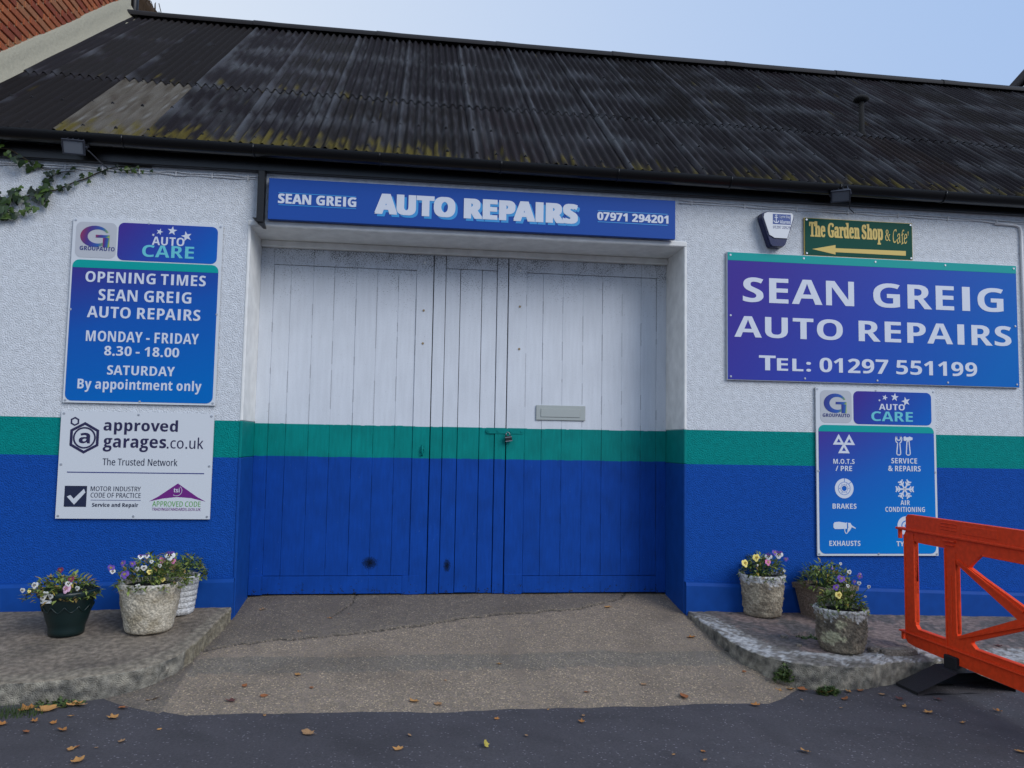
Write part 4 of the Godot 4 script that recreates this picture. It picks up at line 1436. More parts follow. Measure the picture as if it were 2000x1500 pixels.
	plate(s, "arrow", aw, zg, zg + 0.0014, mats.old_gold)
	for q in [[b[0] + 0.012, b[3] - 0.012], [b[1] - 0.012, b[3] - 0.012], [b[0] + 0.012, b[2] + 0.012], [b[1] - 0.012, b[2] + 0.012]]:
		screw(s, q[0], q[1], zg)
	# --- alarm box
	var za := 0.085
	var ac := onz(1520, 447, za)
	s = thing("alarm_box", "white and navy alarm siren box beside the garden shop sign", "alarm", Vector3(ac.x, ac.y - 0.13, 0.0))
	var sh := func(k: float, dy: float) -> PackedVector2Array:
		var o := PackedVector2Array()
		for p in [[-0.095, 0.135], [0.095, 0.135], [0.128, 0.118], [0.130, 0.085], [0.060, -0.120], [0.045, -0.135], [-0.045, -0.135], [-0.060, -0.120], [-0.130, 0.085], [-0.128, 0.118]]:
			o.append(Vector2(ac.x + p[0] * k, ac.y + p[1] * k + dy))
		return o
	plate(s, "base", sh.call(1.0, 0.0), 0.002, 0.06, mats.alarm_navy)
	st = mb()
	poly(st, sh.call(0.985, 0.0), 0.06, za - 0.004)
	part(s, "cover", st, mats.alarm_navy)
	var fr := PackedVector2Array()
	for p in [[-0.088, 0.126], [0.110, 0.126], [0.122, 0.110], [0.118, 0.08], [0.070, -0.072], [-0.030, -0.072], [-0.072, -0.050], [-0.118, 0.085], [-0.112, 0.115]]:
		fr.append(Vector2(ac.x + p[0], ac.y + p[1]))
	plate(s, "front", fr, za - 0.004, za + 0.004, mats.alarm_white)
	za += 0.004
	var lb := [ac.x - 0.045, ac.x + 0.100, ac.y + 0.035, ac.y + 0.115]
	plate(s, "label_plate", box_pts(lb), za, za + 0.001, mats.alarm_blue)
	letters(s, "Lyme Bay", "sans", [lb[0] + 0.056, lb[1] - 0.006, lb[3] - 0.034, lb[3] - 0.010], za + 0.001, lw, 0.0012)
	letters(s, "Alarms", "bold", [lb[0] + 0.056, lb[1] - 0.004, lb[2] + 0.006, lb[2] + 0.034], za + 0.001, lw, 0.0012)
	letters(s, "01297 20529", "sans", [lb[0] + 0.002, lb[1] - 0.004, lb[2] - 0.034, lb[2] - 0.012], za, mats.ink_blue, 0.0012)
	st = mb()
	var an := Vector2(lb[0] + 0.027, (lb[2] + lb[3]) / 2)
	bar2(st, an + Vector2(0, -0.030), an + Vector2(0, 0.022), 0.006, za + 0.001, za + 0.0022)
	bar2(st, an + Vector2(-0.013, 0.012), an + Vector2(0.013, 0.012), 0.006, za + 0.001, za + 0.0023)
	ring(st, an + Vector2(0, 0.027), 0.003, 0.008, za + 0.001, za + 0.0022, 0, TAU, 12)
	ring(st, an + Vector2(0, -0.008), 0.017, 0.024, za + 0.001, za + 0.0024, PI + 0.2, TAU - 0.2, 14)
	part(s, "anchor_mark", st, lw)

# ---------- lamps, cables, bracket
func floodlight(label: String, at: Vector3, turn: float, tilt: float) -> void:
	var f := thing("floodlight", label, "floodlight", at, "floodlights under the gutter")
	var xf := Transform3D(Basis(Vector3.UP, turn) * Basis(Vector3.RIGHT, tilt), at + Vector3(0, 0, 0.09))
	var st := mb()
	# tapering body behind a wider front frame
	var fr := [Vector3(-0.066, -0.045, 0.02), Vector3(0.066, -0.045, 0.02), Vector3(0.066, 0.045, 0.02), Vector3(-0.066, 0.045, 0.02)]
	var bk := [Vector3(-0.055, -0.022, -0.055), Vector3(0.055, -0.022, -0.055), Vector3(0.055, 0.03, -0.055), Vector3(-0.055, 0.03, -0.055)]
	for i in 4:
		var j := (i + 1) % 4
		quad(st, xf * fr[i], xf * bk[i], xf * bk[j], xf * fr[j])
	quad(st, xf * bk[0], xf * bk[3], xf * bk[2], xf * bk[1])
	for k in 4:
		cbox(st, Vector3(-0.05 + k * 0.033, 0.025, -0.05), Vector3(-0.046 + k * 0.033, 0.046, 0.01), 0.0, xf)
	part(f, "body", st, mats.lamp_body)
	st = mb()
	for e in [[-0.070, -0.050, 0.070, -0.040], [-0.070, 0.040, 0.070, 0.050], [-0.070, -0.040, -0.060, 0.040], [0.060, -0.040, 0.070, 0.040]]:
		cbox(st, Vector3(e[0], e[1], 0.018), Vector3(e[2], e[3], 0.032), 0.002, xf)
	part(f, "frame", st, mats.lamp_body)
	st = mb()
	cbox(st, Vector3(-0.060, -0.040, 0.02), Vector3(0.060, 0.040, 0.026), 0.0, xf)
	part(f, "glass", st, mats.lamp_glass)
	st = mb()
	for sx in [-0.076, 0.072]:
		cbox(st, Vector3(sx, -0.006, -0.075), Vector3(sx + 0.004, 0.006, 0.005), 0.0, xf)
		poly(st, ngon(Vector2(0, 0), 0.009, 8), sx - 0.004, sx + 0.008, xf * Transform3D(Basis(Vector3(0, 0, 1), Vector3(0, 1, 0), Vector3(1, 0, 0)), Vector3.ZERO))
	cbox(st, Vector3(-0.076, -0.012, -0.080), Vector3(0.076, 0.012, -0.074), 0.0, xf)
	part(f, "bracket", st, mats.lamp_body)
	st = mb(false)
	var a := xf * Vector3(0.04, -0.01, -0.06)
	tube(st, [a, a + Vector3(0.04, -0.03, -0.01), Vector3(a.x + 0.09, at.y - 0.06, 0.066), Vector3(a.x + 0.13, at.y - 0.09, 0.062)], 0.004, 6)
	part(f, "lead", st, mats.lamp_body)
func build_fittings() -> void:
	floodlight("grey floodlight on black fascia above the ivy", Vector3(-2.325, 3.375, 0.13), 0.12, 0.5)
	floodlight("tilted grey floodlight on black fascia above the alarm box", Vector3(3.19, 3.360, 0.11), -0.5, 0.75)
	# cables clipped under the fascia
	for run in [["cable", X0, -1.13, 3.315, "pale cables clipped along the wall above the opening times sign"], ["cable", 1.98, 5.6, 3.312, "pale cables clipped along the wall above the garden shop sign"]]:
		var c := thing("cable_run", run[4], "cable", Vector3((run[1] + run[2]) / 2, run[3] - 0.05, 0.0))
		for k in 2:
			var st := mb(false)
			var pts := []
			var nseg := 40
			for i in nseg + 1:
				var x := lerpf(run[1], run[2], i / float(nseg))
				pts.append(Vector3(x, run[3] - 0.018 * k - 0.006 * (x - run[1]) * (1.0 if run[1] > 0 else 0.55) - 0.006 * absf(sin(i * 0.55 + k)) - 0.003 * sin(i * 1.7 + k * 2), 0.008 + 0.003 * sin(i * 0.9 + k)))
			tube(st, pts, 0.004 if k < 2 else 0.0055, 6)
			part(c, "cable", st, mats.cable)
		var st2 := mb()
		for i in 9:
			var x := lerpf(run[1] + 0.1, run[2] - 0.1, i / 8.0)
			var y: float = run[3] - 0.006 * (x - run[1]) * (1.0 if run[1] > 0 else 0.55)
			cbox(st2, Vector3(x - 0.004, y - 0.034, 0.0), Vector3(x + 0.004, y + 0.006, 0.016), 0.003)
		part(c, "clips", st2, mats.cable)
	var cd := thing("conduit", "thin pale conduit running down the wall past the big sign", "conduit", Vector3(4.85, 2.0, 0.0))
	var st := mb(false)
	tube(st, [Vector3(4.62, 3.262, 0.014), Vector3(4.80, 3.258, 0.014), Vector3(4.838, 3.245, 0.014), Vector3(4.85, 3.21, 0.014), Vector3(4.852, 2.9, 0.014), Vector3(4.862, 1.6, 0.014), Vector3(4.865, 0.4, 0.014)], 0.010, 8)
	part(cd, "pipe", st, mats.cable)
	# black board at the end of the long sign
	var br := thing("black_bracket", "black wooden upright at the end of the long blue board", "bracket", Vector3(-1.115, 2.93, 0.0))
	st = mb()
	cbox(st, Vector3(-1.145, 2.955, 0.011), Vector3(-1.098, 3.333, 0.085), 0.004)
	part(br, "upright", st, mats.black_paint)
	st = mb()
	poly(st, PackedVector2Array([Vector2(-1.175, 2.99), Vector2(-1.10, 2.985), Vector2(-1.085, 2.925), Vector2(-1.105, 2.925)]), 0.012, 0.075)
	part(br, "foot", st, mats.black_paint)

# ---------- plants
func leaf_poly(st: SurfaceTool, xf: Transform3D, ln: float, wd: float, c: Color, fold := 0.25) -> void:
	# a small leaf folded on its midrib
	var m := [Vector3(0, 0, 0), Vector3(ln * 0.5, ln * 0.06, 0), Vector3(ln, -ln * 0.05, 0)]
	var l := Vector3(ln * 0.45, wd * fold, wd * 0.5)
	var r := Vector3(ln * 0.45, wd * fold, -wd * 0.5)
	for t in [[m[0], l, m[1]], [m[1], l, m[2]], [m[0], m[1], r], [m[1], m[2], r]]:
		for v in t:
			st.set_color(c); st.add_vertex(xf * v)
func ivy_leaf_mesh() -> ArrayMesh:
	var st := mb()
	var o := [Vector2(0, 0), Vector2(-0.35, -0.12), Vector2(-0.55, 0.22), Vector2(-0.30, 0.38), Vector2(-0.28, 0.62), Vector2(0, 1.0), Vector2(0.28, 0.62), Vector2(0.30, 0.38), Vector2(0.55, 0.22), Vector2(0.35, -0.12)]
	for i in o.size():
		var a: Vector2 = o[i]
		var b: Vector2 = o[(i + 1) % o.size()]
		for v in [Vector2(0, 0.3), a, b]:
			st.add_vertex(Vector3(v.x, v.y, 0.10 - 0.22 * absf(v.x) - 0.1 * v.y * v.y))
	st.generate_normals()
	return st.commit()
func build_ivy() -> void:
	var iv := thing("ivy", "green ivy trailing over the white wall and gutter", "ivy", Vector3(-2.7, 3.0, 0.0))
	var runs := [
		[[-60, 420], [0, 392], [46, 385], [88, 375], [110, 371], [140, 358], [165, 350], [190, 338], [215, 329], [232, 325], [262, 325], [297, 327]],
		[[80, 370], [90, 355], [105, 341], [120, 336], [146, 334]],
		[[-20, 285], [20, 292], [45, 308], [65, 320], [85, 330], [100, 331]],
		[[-40, 400], [0, 405], [30, 415], [12, 425]]]
	var lm := ivy_leaf_mesh()
	var gm := []
	for i in 4:
		gm.append(mat("ivy%d" % i, [Color(0.10, 0.18, 0.07), Color(0.15, 0.24, 0.08), Color(0.24, 0.33, 0.09), Color(0.08, 0.14, 0.07)][i], 0.45, {"backlight_enabled": true, "backlight": Color(0.1, 0.14, 0.03)}))
	for r in runs:
		var pts := []
		for p in r:
			pts.append(onz(p[0], p[1], 0.014 if p[1] > 318 else 0.09))
		var st := mb(false)
		tube(st, pts, 0.006, 6, 0.003)
		part(iv, "stem", st, mats.stem)
		for i in pts.size() - 1:
			var n := int(pts[i].distance_to(pts[i + 1]) / 0.034) + 1
			for k in n:
				var p: Vector3 = pts[i].lerp(pts[i + 1], (k + rng.randf()) / n)
				var size := rng.randf_range(0.022, 0.045)
				if p.x < -2.55:
					size *= 1.45
				if p.x > -2.2:
					size *= 0.9
				p += Vector3(rng.randf_range(-0.02, 0.02), rng.randf_range(-0.035, 0.03), rng.randf_range(0.004, 0.03))
				var bs := Basis(Vector3.BACK, PI + rng.randf_range(-1.2, 1.2)) * Basis(Vector3.RIGHT, rng.randf_range(-0.3, 0.5)) * Basis(Vector3.UP, rng.randf_range(-0.5, 0.5))
				local_part(iv, "leaf", lm, gm[rng.randi() % 4], Transform3D(bs.scaled(Vector3.ONE * size), p - iv.position))
	# the dense clump at the edge of the wall
	for i in 46:
		var px := rng.randf_range(-20, 92)
		var t := px / 92.0
		var py := rng.randf_range(lerpf(372, 353, t), lerpf(425, 400, t))
		var p := onz(px, py, rng.randf_range(0.02, 0.07))
		var bs := Basis(Vector3.BACK, PI + rng.randf_range(-0.9, 0.9)) * Basis(Vector3.RIGHT, rng.randf_range(-0.2, 0.6)) * Basis(Vector3.UP, rng.randf_range(-0.5, 0.5))
		local_part(iv, "leaf", lm, gm[rng.randi() % 4], Transform3D(bs.scaled(Vector3.ONE * rng.randf_range(0.035, 0.062)), p - iv.position))

var flower_mesh := {}
func pansy(kind: String) -> ArrayMesh:
	if flower_mesh.has(kind):
		return flower_mesh[kind]
	var cols = {"white": [Color(0.60, 0.60, 0.56), Color(0.62, 0.61, 0.55), Color(0.05, 0.02, 0.08)], "face": [Color(0.10, 0.03, 0.22), Color(0.78, 0.77, 0.76), Color(0.02, 0.01, 0.03)], "yellow": [Color(0.75, 0.62, 0.16), Color(0.80, 0.68, 0.20), Color(0.45, 0.25, 0.02)],
		"violet": [Color(0.12, 0.05, 0.32), Color(0.17, 0.08, 0.42), Color(0.5, 0.4, 0.05)], "pink": [Color(0.62, 0.14, 0.34), Color(0.70, 0.22, 0.42), Color(0.5, 0.4, 0.1)], "dark": [Color(0.12, 0.01, 0.05), Color(0.20, 0.02, 0.08), Color(0.5, 0.3, 0.05)], "rose": [Color(0.70, 0.36, 0.52), Color(0.74, 0.45, 0.58), Color(0.55, 0.2, 0.3)]}[kind]
	var st := mb(false)
	# five overlapping rounded petals facing +z, dark blotch at the heart
	var k := 0
	for a in [0.62, 2.52, 0.0, PI, -PI / 2]:
		var d := Vector2(cos(a), sin(a))
		var c := d * 0.48
		var col: Color = cols[0] if k < 2 else cols[1]
		for i in 9:
			var t0 := TAU * i / 9
			var t1 := TAU * (i + 1) / 9
			var q0 := c + Vector2(cos(t0), sin(t0)) * 0.5
			var q1 := c + Vector2(cos(t1), sin(t1)) * 0.5
			for v in [[c, 0.04], [q1, -0.10], [q0, -0.10]]:
				st.set_color(col)
				st.add_vertex(Vector3(v[0].x, v[0].y, v[1] + 0.03 * k))
		k += 1
	for a in [0.0, PI, -PI / 2, 0.9, 2.2]:
		for s in [-0.4, 0.4]:
			for v in [Vector2.ZERO, Vector2(cos(a + s), sin(a + s)) * 0.34, Vector2(cos(a), sin(a)) * 0.46]:
				st.set_color(cols[2])
				st.add_vertex(Vector3(v.x, v.y, 0.19))
	for i in 6:
		for v in [Vector2.ZERO, Vector2(cos(i * TAU / 6), sin(i * TAU / 6)) * 0.09, Vector2(cos((i + 1) * TAU / 6), sin((i + 1) * TAU / 6)) * 0.09]:
			st.set_color(Color(0.75, 0.55, 0.05))
			st.add_vertex(Vector3(v.x, v.y, 0.21))
	st.generate_normals()
	flower_mesh[kind] = st.commit()
	return flower_mesh[kind]
# bedding plant: a mound of leaves with flowers at the photo's pixels (on the plane z of the pot)
func bedding(label: String, c: Vector3, rad: float, h: float, nleaf: int, flowers: Array, seed: int, dry := 0.1) -> void:
	var r := RandomNumberGenerator.new()
	r.seed = seed
	var p := thing("pansy_plant", label, "plant", c, "pansies growing in the pots")
	var st := mb()
	for i in int(nleaf * 0.72):
		var a := r.randf() * TAU
		var q := sqrt(r.randf())
		var top := (1.0 - 0.75 * q * q) * h * r.randf_range(0.35, 1.0)
		var pos := c + Vector3(cos(a) * q * rad, maxf(top, 0.0) - (0.03 if q > 0.85 else 0.0), sin(a) * q * rad)
		var out := Basis(Vector3.UP, -a + r.randf_range(-1.2, 1.2)) * Basis(Vector3.BACK, r.randf_range(-0.6, 1.0))
		var g := r.randf()
		var col := Color(0.06, 0.10, 0.02).lerp(Color(0.22, 0.27, 0.06), g)
		if r.randf() < dry:
			col = Color(0.24, 0.16, 0.05) if r.randf() < 0.7 else Color(0.34, 0.26, 0.05)
		leaf_poly(st, Transform3D(out, pos), r.randf_range(0.026, 0.058), r.randf_range(0.012, 0.024), col)
	part(p, "foliage", st, mats.leafy)
	# stalks
	st = mb()
	for i in 40:
		var a := r.randf() * TAU
		var q := r.randf_range(0.1, 0.8) * rad
		var b0 := c + Vector3(cos(a) * q * 0.5, -0.01, sin(a) * q * 0.5)
		var b1 := c + Vector3(cos(a) * q * 1.15, h * r.randf_range(0.4, 0.9), sin(a) * q * 1.15)
		tube(st, [b0, b0.lerp(b1, 0.5) + Vector3(0, 0.02, 0), b1], 0.0018, 4)
	part(p, "stalks", st, mats.green_stem)
	for f in flowers:
		var z: float = c.z + (f[4] if f.size() > 4 else rad * 0.8)
		var at := onz(f[0], f[1], z)
		var size: float = f[3] * 1.08
		var face := Basis(Vector3.UP, r.randf_range(-0.6, 0.5)) * Basis(Vector3.RIGHT, r.randf_range(-0.35, 0.1)) * Basis(Vector3.BACK, r.randf_range(-0.3, 0.3))
		var fl := local_part(p, "flower", pansy(f[2]), mats.petal, Transform3D(face.scaled(Vector3.ONE * size * 0.52), at - c))
		var s2 := mb()
		var root := c + Vector3((at.x - c.x) * 0.5, h * 0.2, (z - c.z) * 0.5)
		tube(s2, [root, root.lerp(at, 0.6) + Vector3(0, 0.01, 0), at - Vector3(0, 0.004, 0.006)], 0.0016, 4)
		part(p, "flower_stalk", s2, mats.green_stem)

func pot(called: String, label: String, c: Vector3, prof: Array, m: Material, soil_r: float, soil_y: float, rough := 0.0, col = null, seg := 72) -> Node3D:
	var t := thing(called, label, "pot", c)
	var st := mb(false)
	var fineprof := []
	for i in prof.size() - 1:
		var n := maxi(1, int(Vector2(prof[i][0] - prof[i + 1][0], prof[i][1] - prof[i + 1][1]).length() / 0.011))
		for k in n:
			fineprof.append([lerpf(prof[i][0], prof[i + 1][0], k / float(n)), lerpf(prof[i][1], prof[i + 1][1], k / float(n))])
	fineprof.append(prof[-1])
	lathe(st, c, fineprof, seg, rough, noise(61, 1.0, FastNoiseLite.TYPE_SIMPLEX_SMOOTH, 3) if rough > 0 else null, col)
	part(t, "body", st, m)
	st = mb(false)
	lathe(st, c, [[soil_r, soil_y - 0.02], [soil_r * 0.98, soil_y], [soil_r * 0.5, soil_y + 0.012], [0.0, soil_y + 0.014]], 20, 0.004, noise(62, 3.0))
	part(t, "soil", st, mats.soil)
	return t
func build_pots() -> void:
	var ns := noise(63, 7.0, FastNoiseLite.TYPE_SIMPLEX_SMOOTH, 4)
	var ng := noise(64, 40.0, FastNoiseLite.TYPE_SIMPLEX_SMOOTH, 3)
	var stone := func(base: Color, stain: Color, white: Color, wlim: float, top: float) -> Callable:
		return func(p: Vector3) -> Color:
			var a := ns.get_noise_3d(p.x, p.y, p.z)
			var b := ng.get_noise_3d(p.x, p.y, p.z)
			var c := base.lerp(stain, clampf(0.35 + a * 1.5 + b * 0.5, 0, 1))
			if p.y > top - wlim - 0.06 * a - 0.05 * absf(ns.get_noise_2d(p.x * 2.0, p.z * 2.0)):
				c = white if b > -0.35 else c
			var v := 1.0 + 0.3 * b
			return Color(c.r * v, c.g * v, c.b * v)
	# left group
	var c := Vector3(-1.62, left_y(-1.62, 0.45) - 0.002, 0.45)
	var t := pot("planter_pot", "large tapered cream concrete pot holding pansies, left of the doors", c, [[0.0, 0.0], [0.118, 0.0], [0.136, 0.012], [0.142, 0.03], [0.166, 0.16], [0.184, 0.285], [0.186, 0.302], [0.180, 0.308], [0.166, 0.304], [0.160, 0.27], [0.0, 0.26]], mats.pot_stone, 0.158, 0.282, 0.010,
		stone.call(Color(0.76, 0.68, 0.53), Color(0.46, 0.39, 0.27), Color(0.74, 0.70, 0.60), 0.012, c.y + 0.30))
	bedding("bushy pansies, white and violet with one large faced bloom, in the concrete pot", c + Vector3(0.01, 0.28, 0), 0.205, 0.20, 950, [[217, 1109, "violet", 0.04], [240, 1100, "violet", 0.04], [259, 1101, "violet", 0.035], [244, 1122, "violet", 0.05], [275, 1087, "face", 0.032], [287, 1086, "face", 0.028], [268, 1111, "white", 0.03], [281, 1109, "white", 0.035], [220, 1116, "white", 0.03], [312, 1105, "white", 0.025], [317, 1094, "pink", 0.04, -0.05], [338, 1096, "pink", 0.035, -0.05], [332, 1085, "face", 0.062, -0.02], [292, 1117, "yellow", 0.03], [269, 1145, "white", 0.03, 0.17], [318, 1132, "yellow", 0.03, 0.1], [296, 1097, "white", 0.022]], 101, 0.14)
	var tag := mb()
	cbox(tag, Vector3(-0.006, 0, -0.001), Vector3(0.006, 0.075, 0.001), 0.0, Transform3D(Basis(Vector3.BACK, 0.35), c + Vector3(-0.135, 0.285, 0.07)))
	part(t, "plant_tag", tag, mats.tag_white)
	c = Vector3(-2.10, left_y(-2.1, 0.47) - 0.002, 0.47)
	t = pot("plastic_pot", "dark green plastic pot with a broad rim, holding mixed pansies", c, [[0.0, 0.0], [0.098, 0.0], [0.102, 0.02], [0.104, 0.05], [0.118, 0.09], [0.145, 0.19], [0.155, 0.232], [0.168, 0.236], [0.174, 0.25], [0.172, 0.272], [0.160, 0.276], [0.150, 0.25], [0.0, 0.23]], mats.pot_green, 0.15, 0.248)
	var st := mb(false)
	for k in 12:
		var a := TAU * k / 12
		var pts := []
		for i in 7:
			var f := i / 6.0
			var aa := a + (f - 0.5) * TAU / 12
			var rr := 0.148 - 0.012 * sin(f * PI)
			pts.append(c + Vector3(cos(aa) * rr, 0.185 - 0.035 * sin(f * PI), sin(aa) * rr))
		tube(st, pts, 0.004, 5)
	part(t, "swag_relief", st, mats.pot_green)
	st = mb()
	var lp := c + Vector3(-0.062, 0.222, 0.145)
	cbox(st, lp - Vector3(0.03, 0.008, 0.002), lp + Vector3(0.03, 0.010, 0.012), 0.0)
	part(t, "sticker", st, mats.tag_white)
	bedding("straggling pansies, white, rose and dark red, in the green plastic pot", c + Vector3(-0.025, 0.245, 0.02), 0.20, 0.12, 620, [[68, 1143, "white", 0.042], [44, 1153, "white", 0.03], [89, 1160, "white", 0.035], [99, 1165, "white", 0.035], [84, 1168, "white", 0.03], [130, 1150, "rose", 0.055], [134, 1140, "white", 0.035], [118, 1113, "dark", 0.035, -0.02], [139, 1131, "dark", 0.035], [151, 1149, "white", 0.03], [57, 1155, "yellow", 0.018]], 102, 0.25)
	st = mb(false)
	for sgm in [[[106, 1170], [108, 1140], [104, 1122], [118, 1113]], [[128, 1165], [136, 1145], [139, 1131]]]:
		var pts := []
		for q in sgm:
			pts.append(onz(q[0], q[1], c.z))
		tube(st, pts, 0.003, 5)
	part(t, "tall_stems", st, mats.green_stem)
	# upright shoot of that plant
	c = Vector3(-1.545, left_y(-1.545, 0.13) - 0.002, 0.13)
	var prof := [[0.0, 0.0], [0.105, 0.0]]
	for k in 6:
		var y := 0.006 + k * 0.038
		var r := 0.108 + 0.0048 * k
		prof.append_array([[r - 0.004, y], [r + 0.002, y + 0.004], [r + 0.004, y + 0.032], [r - 0.003, y + 0.036]])
	prof.append_array([[0.136, 0.236], [0.138, 0.252], [0.126, 0.252], [0.12, 0.23], [0.0, 0.225]])
	t = pot("block_pot", "white pot moulded like stacked blocks behind the concrete pot", c, prof, mats.pot_stone, 0.12, 0.235, 0.003, stone.call(Color(0.86, 0.86, 0.85), Color(0.52, 0.52, 0.50), Color(0.9, 0.9, 0.89), 0.01, c.y + 0.25), 28)
	bedding("glossy green bedding plant spilling from the white block pot", c + Vector3(0, 0.235, 0.0), 0.18, 0.17, 620, [[355, 1130, "white", 0.04, 0.1], [349, 1126, "white", 0.03, 0.1]], 103, 0.05)
	# right group
	c = Vector3(2.585, right_y(2.585, 0.11) - 0.002, 0.11)
	t = pot("stone_pot", "weathered stone pot with a chipped white rim, holding yellow and violet pansies", c, [[0.0, 0.0], [0.115, 0.0], [0.128, 0.01], [0.132, 0.03], [0.150, 0.18], [0.160, 0.27], [0.164, 0.29], [0.160, 0.30], [0.143, 0.298], [0.138, 0.27], [0.0, 0.26]], mats.pot_stone, 0.137, 0.278, 0.016,
		stone.call(Color(0.56, 0.48, 0.35), Color(0.28, 0.23, 0.165), Color(0.80, 0.79, 0.77), 0.035, c.y + 0.295))
	bedding("pansies with pale yellow, violet and pink flowers in the chipped stone pot", c + Vector3(0, 0.28, 0), 0.155, 0.17, 640, [[1455, 1100, "yellow", 0.058], [1477, 1089, "yellow", 0.056], [1501, 1087, "face", 0.05], [1521, 1083, "face", 0.06], [1500, 1098, "pink", 0.048], [1513, 1079, "violet", 0.04], [1535, 1092, "violet", 0.032], [1480, 1104, "white", 0.018], [1532, 1115, "white", 0.02]], 104, 0.08)
	# square trough
	c = Vector3(3.05, right_y(3.05, 0.16) - 0.002, 0.16)
	t = thing("square_planter", "square brown clay planter with moulded panels and a rim", "pot", c)
	st = mb()
	var rot := Basis(Vector3.UP, 0.42)
	var sq := func(hw: float, y: float) -> Array:
		var o := []
		for k in 4:
			var a := PI / 4 + k * PI / 2
			o.append(c + rot * Vector3(cos(a) * hw * 1.414, y, sin(a) * hw * 1.414))
		return o
	var lv := [[0.118, 0.0], [0.150, 0.205], [0.162, 0.208], [0.166, 0.245], [0.150, 0.247], [0.140, 0.215]]
	for i in lv.size() - 1:
		var q0: Array = sq.call(lv[i][0], lv[i][1])
		var q1: Array = sq.call(lv[i + 1][0], lv[i + 1][1])
		for k in 4:
			for v in [q0[k], q0[(k + 1) % 4], q1[(k + 1) % 4], q0[k], q1[(k + 1) % 4], q1[k]]:
				st.set_color(Color(0.25, 0.185, 0.145) * (1.0 + 0.4 * ns.get_noise_3d(v.x * 3, v.y * 3, v.z * 3)))
				st.add_vertex(v)
	part(t, "body", st, mats.pot_stone)
	st = mb(false)
	for k in 4:
		for e in [-0.055, 0.0, 0.055]:
			var arc := []
			for i in 13:
				var a := TAU * i / 12
				var yy := 0.105 + 0.05 * sin(a)
				var hw := lerpf(0.118, 0.150, yy / 0.205) + 0.001
				arc.append(c + rot * Basis(Vector3.UP, k * PI / 2) * Vector3(e + 0.022 * cos(a), yy, hw))
			tube(st, arc, 0.0035, 5)
	part(t, "moulding", st, mat("clay", Color(0.52, 0.45, 0.40), 0.9))
	st = mb()
	var sq0: Array = sq.call(0.139, 0.222)
	quad(st, sq0[0], sq0[3], sq0[2], sq0[1])
	part(t, "soil", st, mats.soil)
	bedding("feathery green pansies with small violet flowers in the square planter", c + Vector3(0, 0.225, 0), 0.19, 0.19, 760, [[1642, 1101, "white", 0.022], [1658, 1118, "white", 0.02, 0.1], [1626, 1110, "violet", 0.02], [1680, 1122, "violet", 0.03, 0.1]], 105, 0.12)
	# mossy pot in front
	c = Vector3(2.735, right_y(2.735, 0.93) - 0.002, 0.93)
	var lich := func(p: Vector3) -> Color:
		var f: Color = stone.call(Color(0.30, 0.25, 0.18), Color(0.13, 0.11, 0.085), Color(0.62, 0.61, 0.58), 0.03, c.y + 0.265).call(p)
		for s in [[1640, 1220, 0.028], [1632, 1245, 0.034], [1646, 1247, 0.018], [1628, 1253, 0.026]]:
			var q := onz(s[0], s[1], c.z + 0.12)
			if Vector2(p.x - q.x, p.y - q.y).length() < s[2] + 0.012 * ns.get_noise_3d(p.x * 4, p.y * 4, p.z * 4) and p.z > c.z:
				f = Color(0.55, 0.52, 0.34) * (1.0 + 0.3 * ng.get_noise_3d(p.x, p.y, p.z))
		return f
	# a finer body so that the lichen spots keep their outline
	var pf := [[0.0, 0.0], [0.112, 0.0], [0.126, 0.008]]
	for i in 26:
		var f := i / 25.0
		pf.append([lerpf(0.132, 0.163, f) + 0.004 * sin(f * 6.0), 0.02 + 0.235 * f])
	pf.append_array([[0.166, 0.262], [0.160, 0.272], [0.142, 0.268], [0.136, 0.24], [0.0, 0.235]])
	t = pot("mossy_pot", "dark mossy stone pot with lichen spots and a pale worn rim", c, pf, mats.pot_stone, 0.136, 0.248, 0.018, lich, 96)
	bedding("leggy pansies with violet, white and yellow flowers in the mossy pot", c + Vector3(0.0, 0.25, 0), 0.145, 0.165, 640, [[1643, 1130, "violet", 0.045], [1633, 1147, "violet", 0.04], [1638, 1162, "yellow", 0.045], [1659, 1117, "white", 0.028], [1679, 1126, "violet", 0.03], [1656, 1144, "white", 0.025], [1678, 1139, "white", 0.025], [1697, 1146, "white", 0.024], [1669, 1136, "violet", 0.026], [1690, 1165, "white", 0.015]], 106, 0.08)

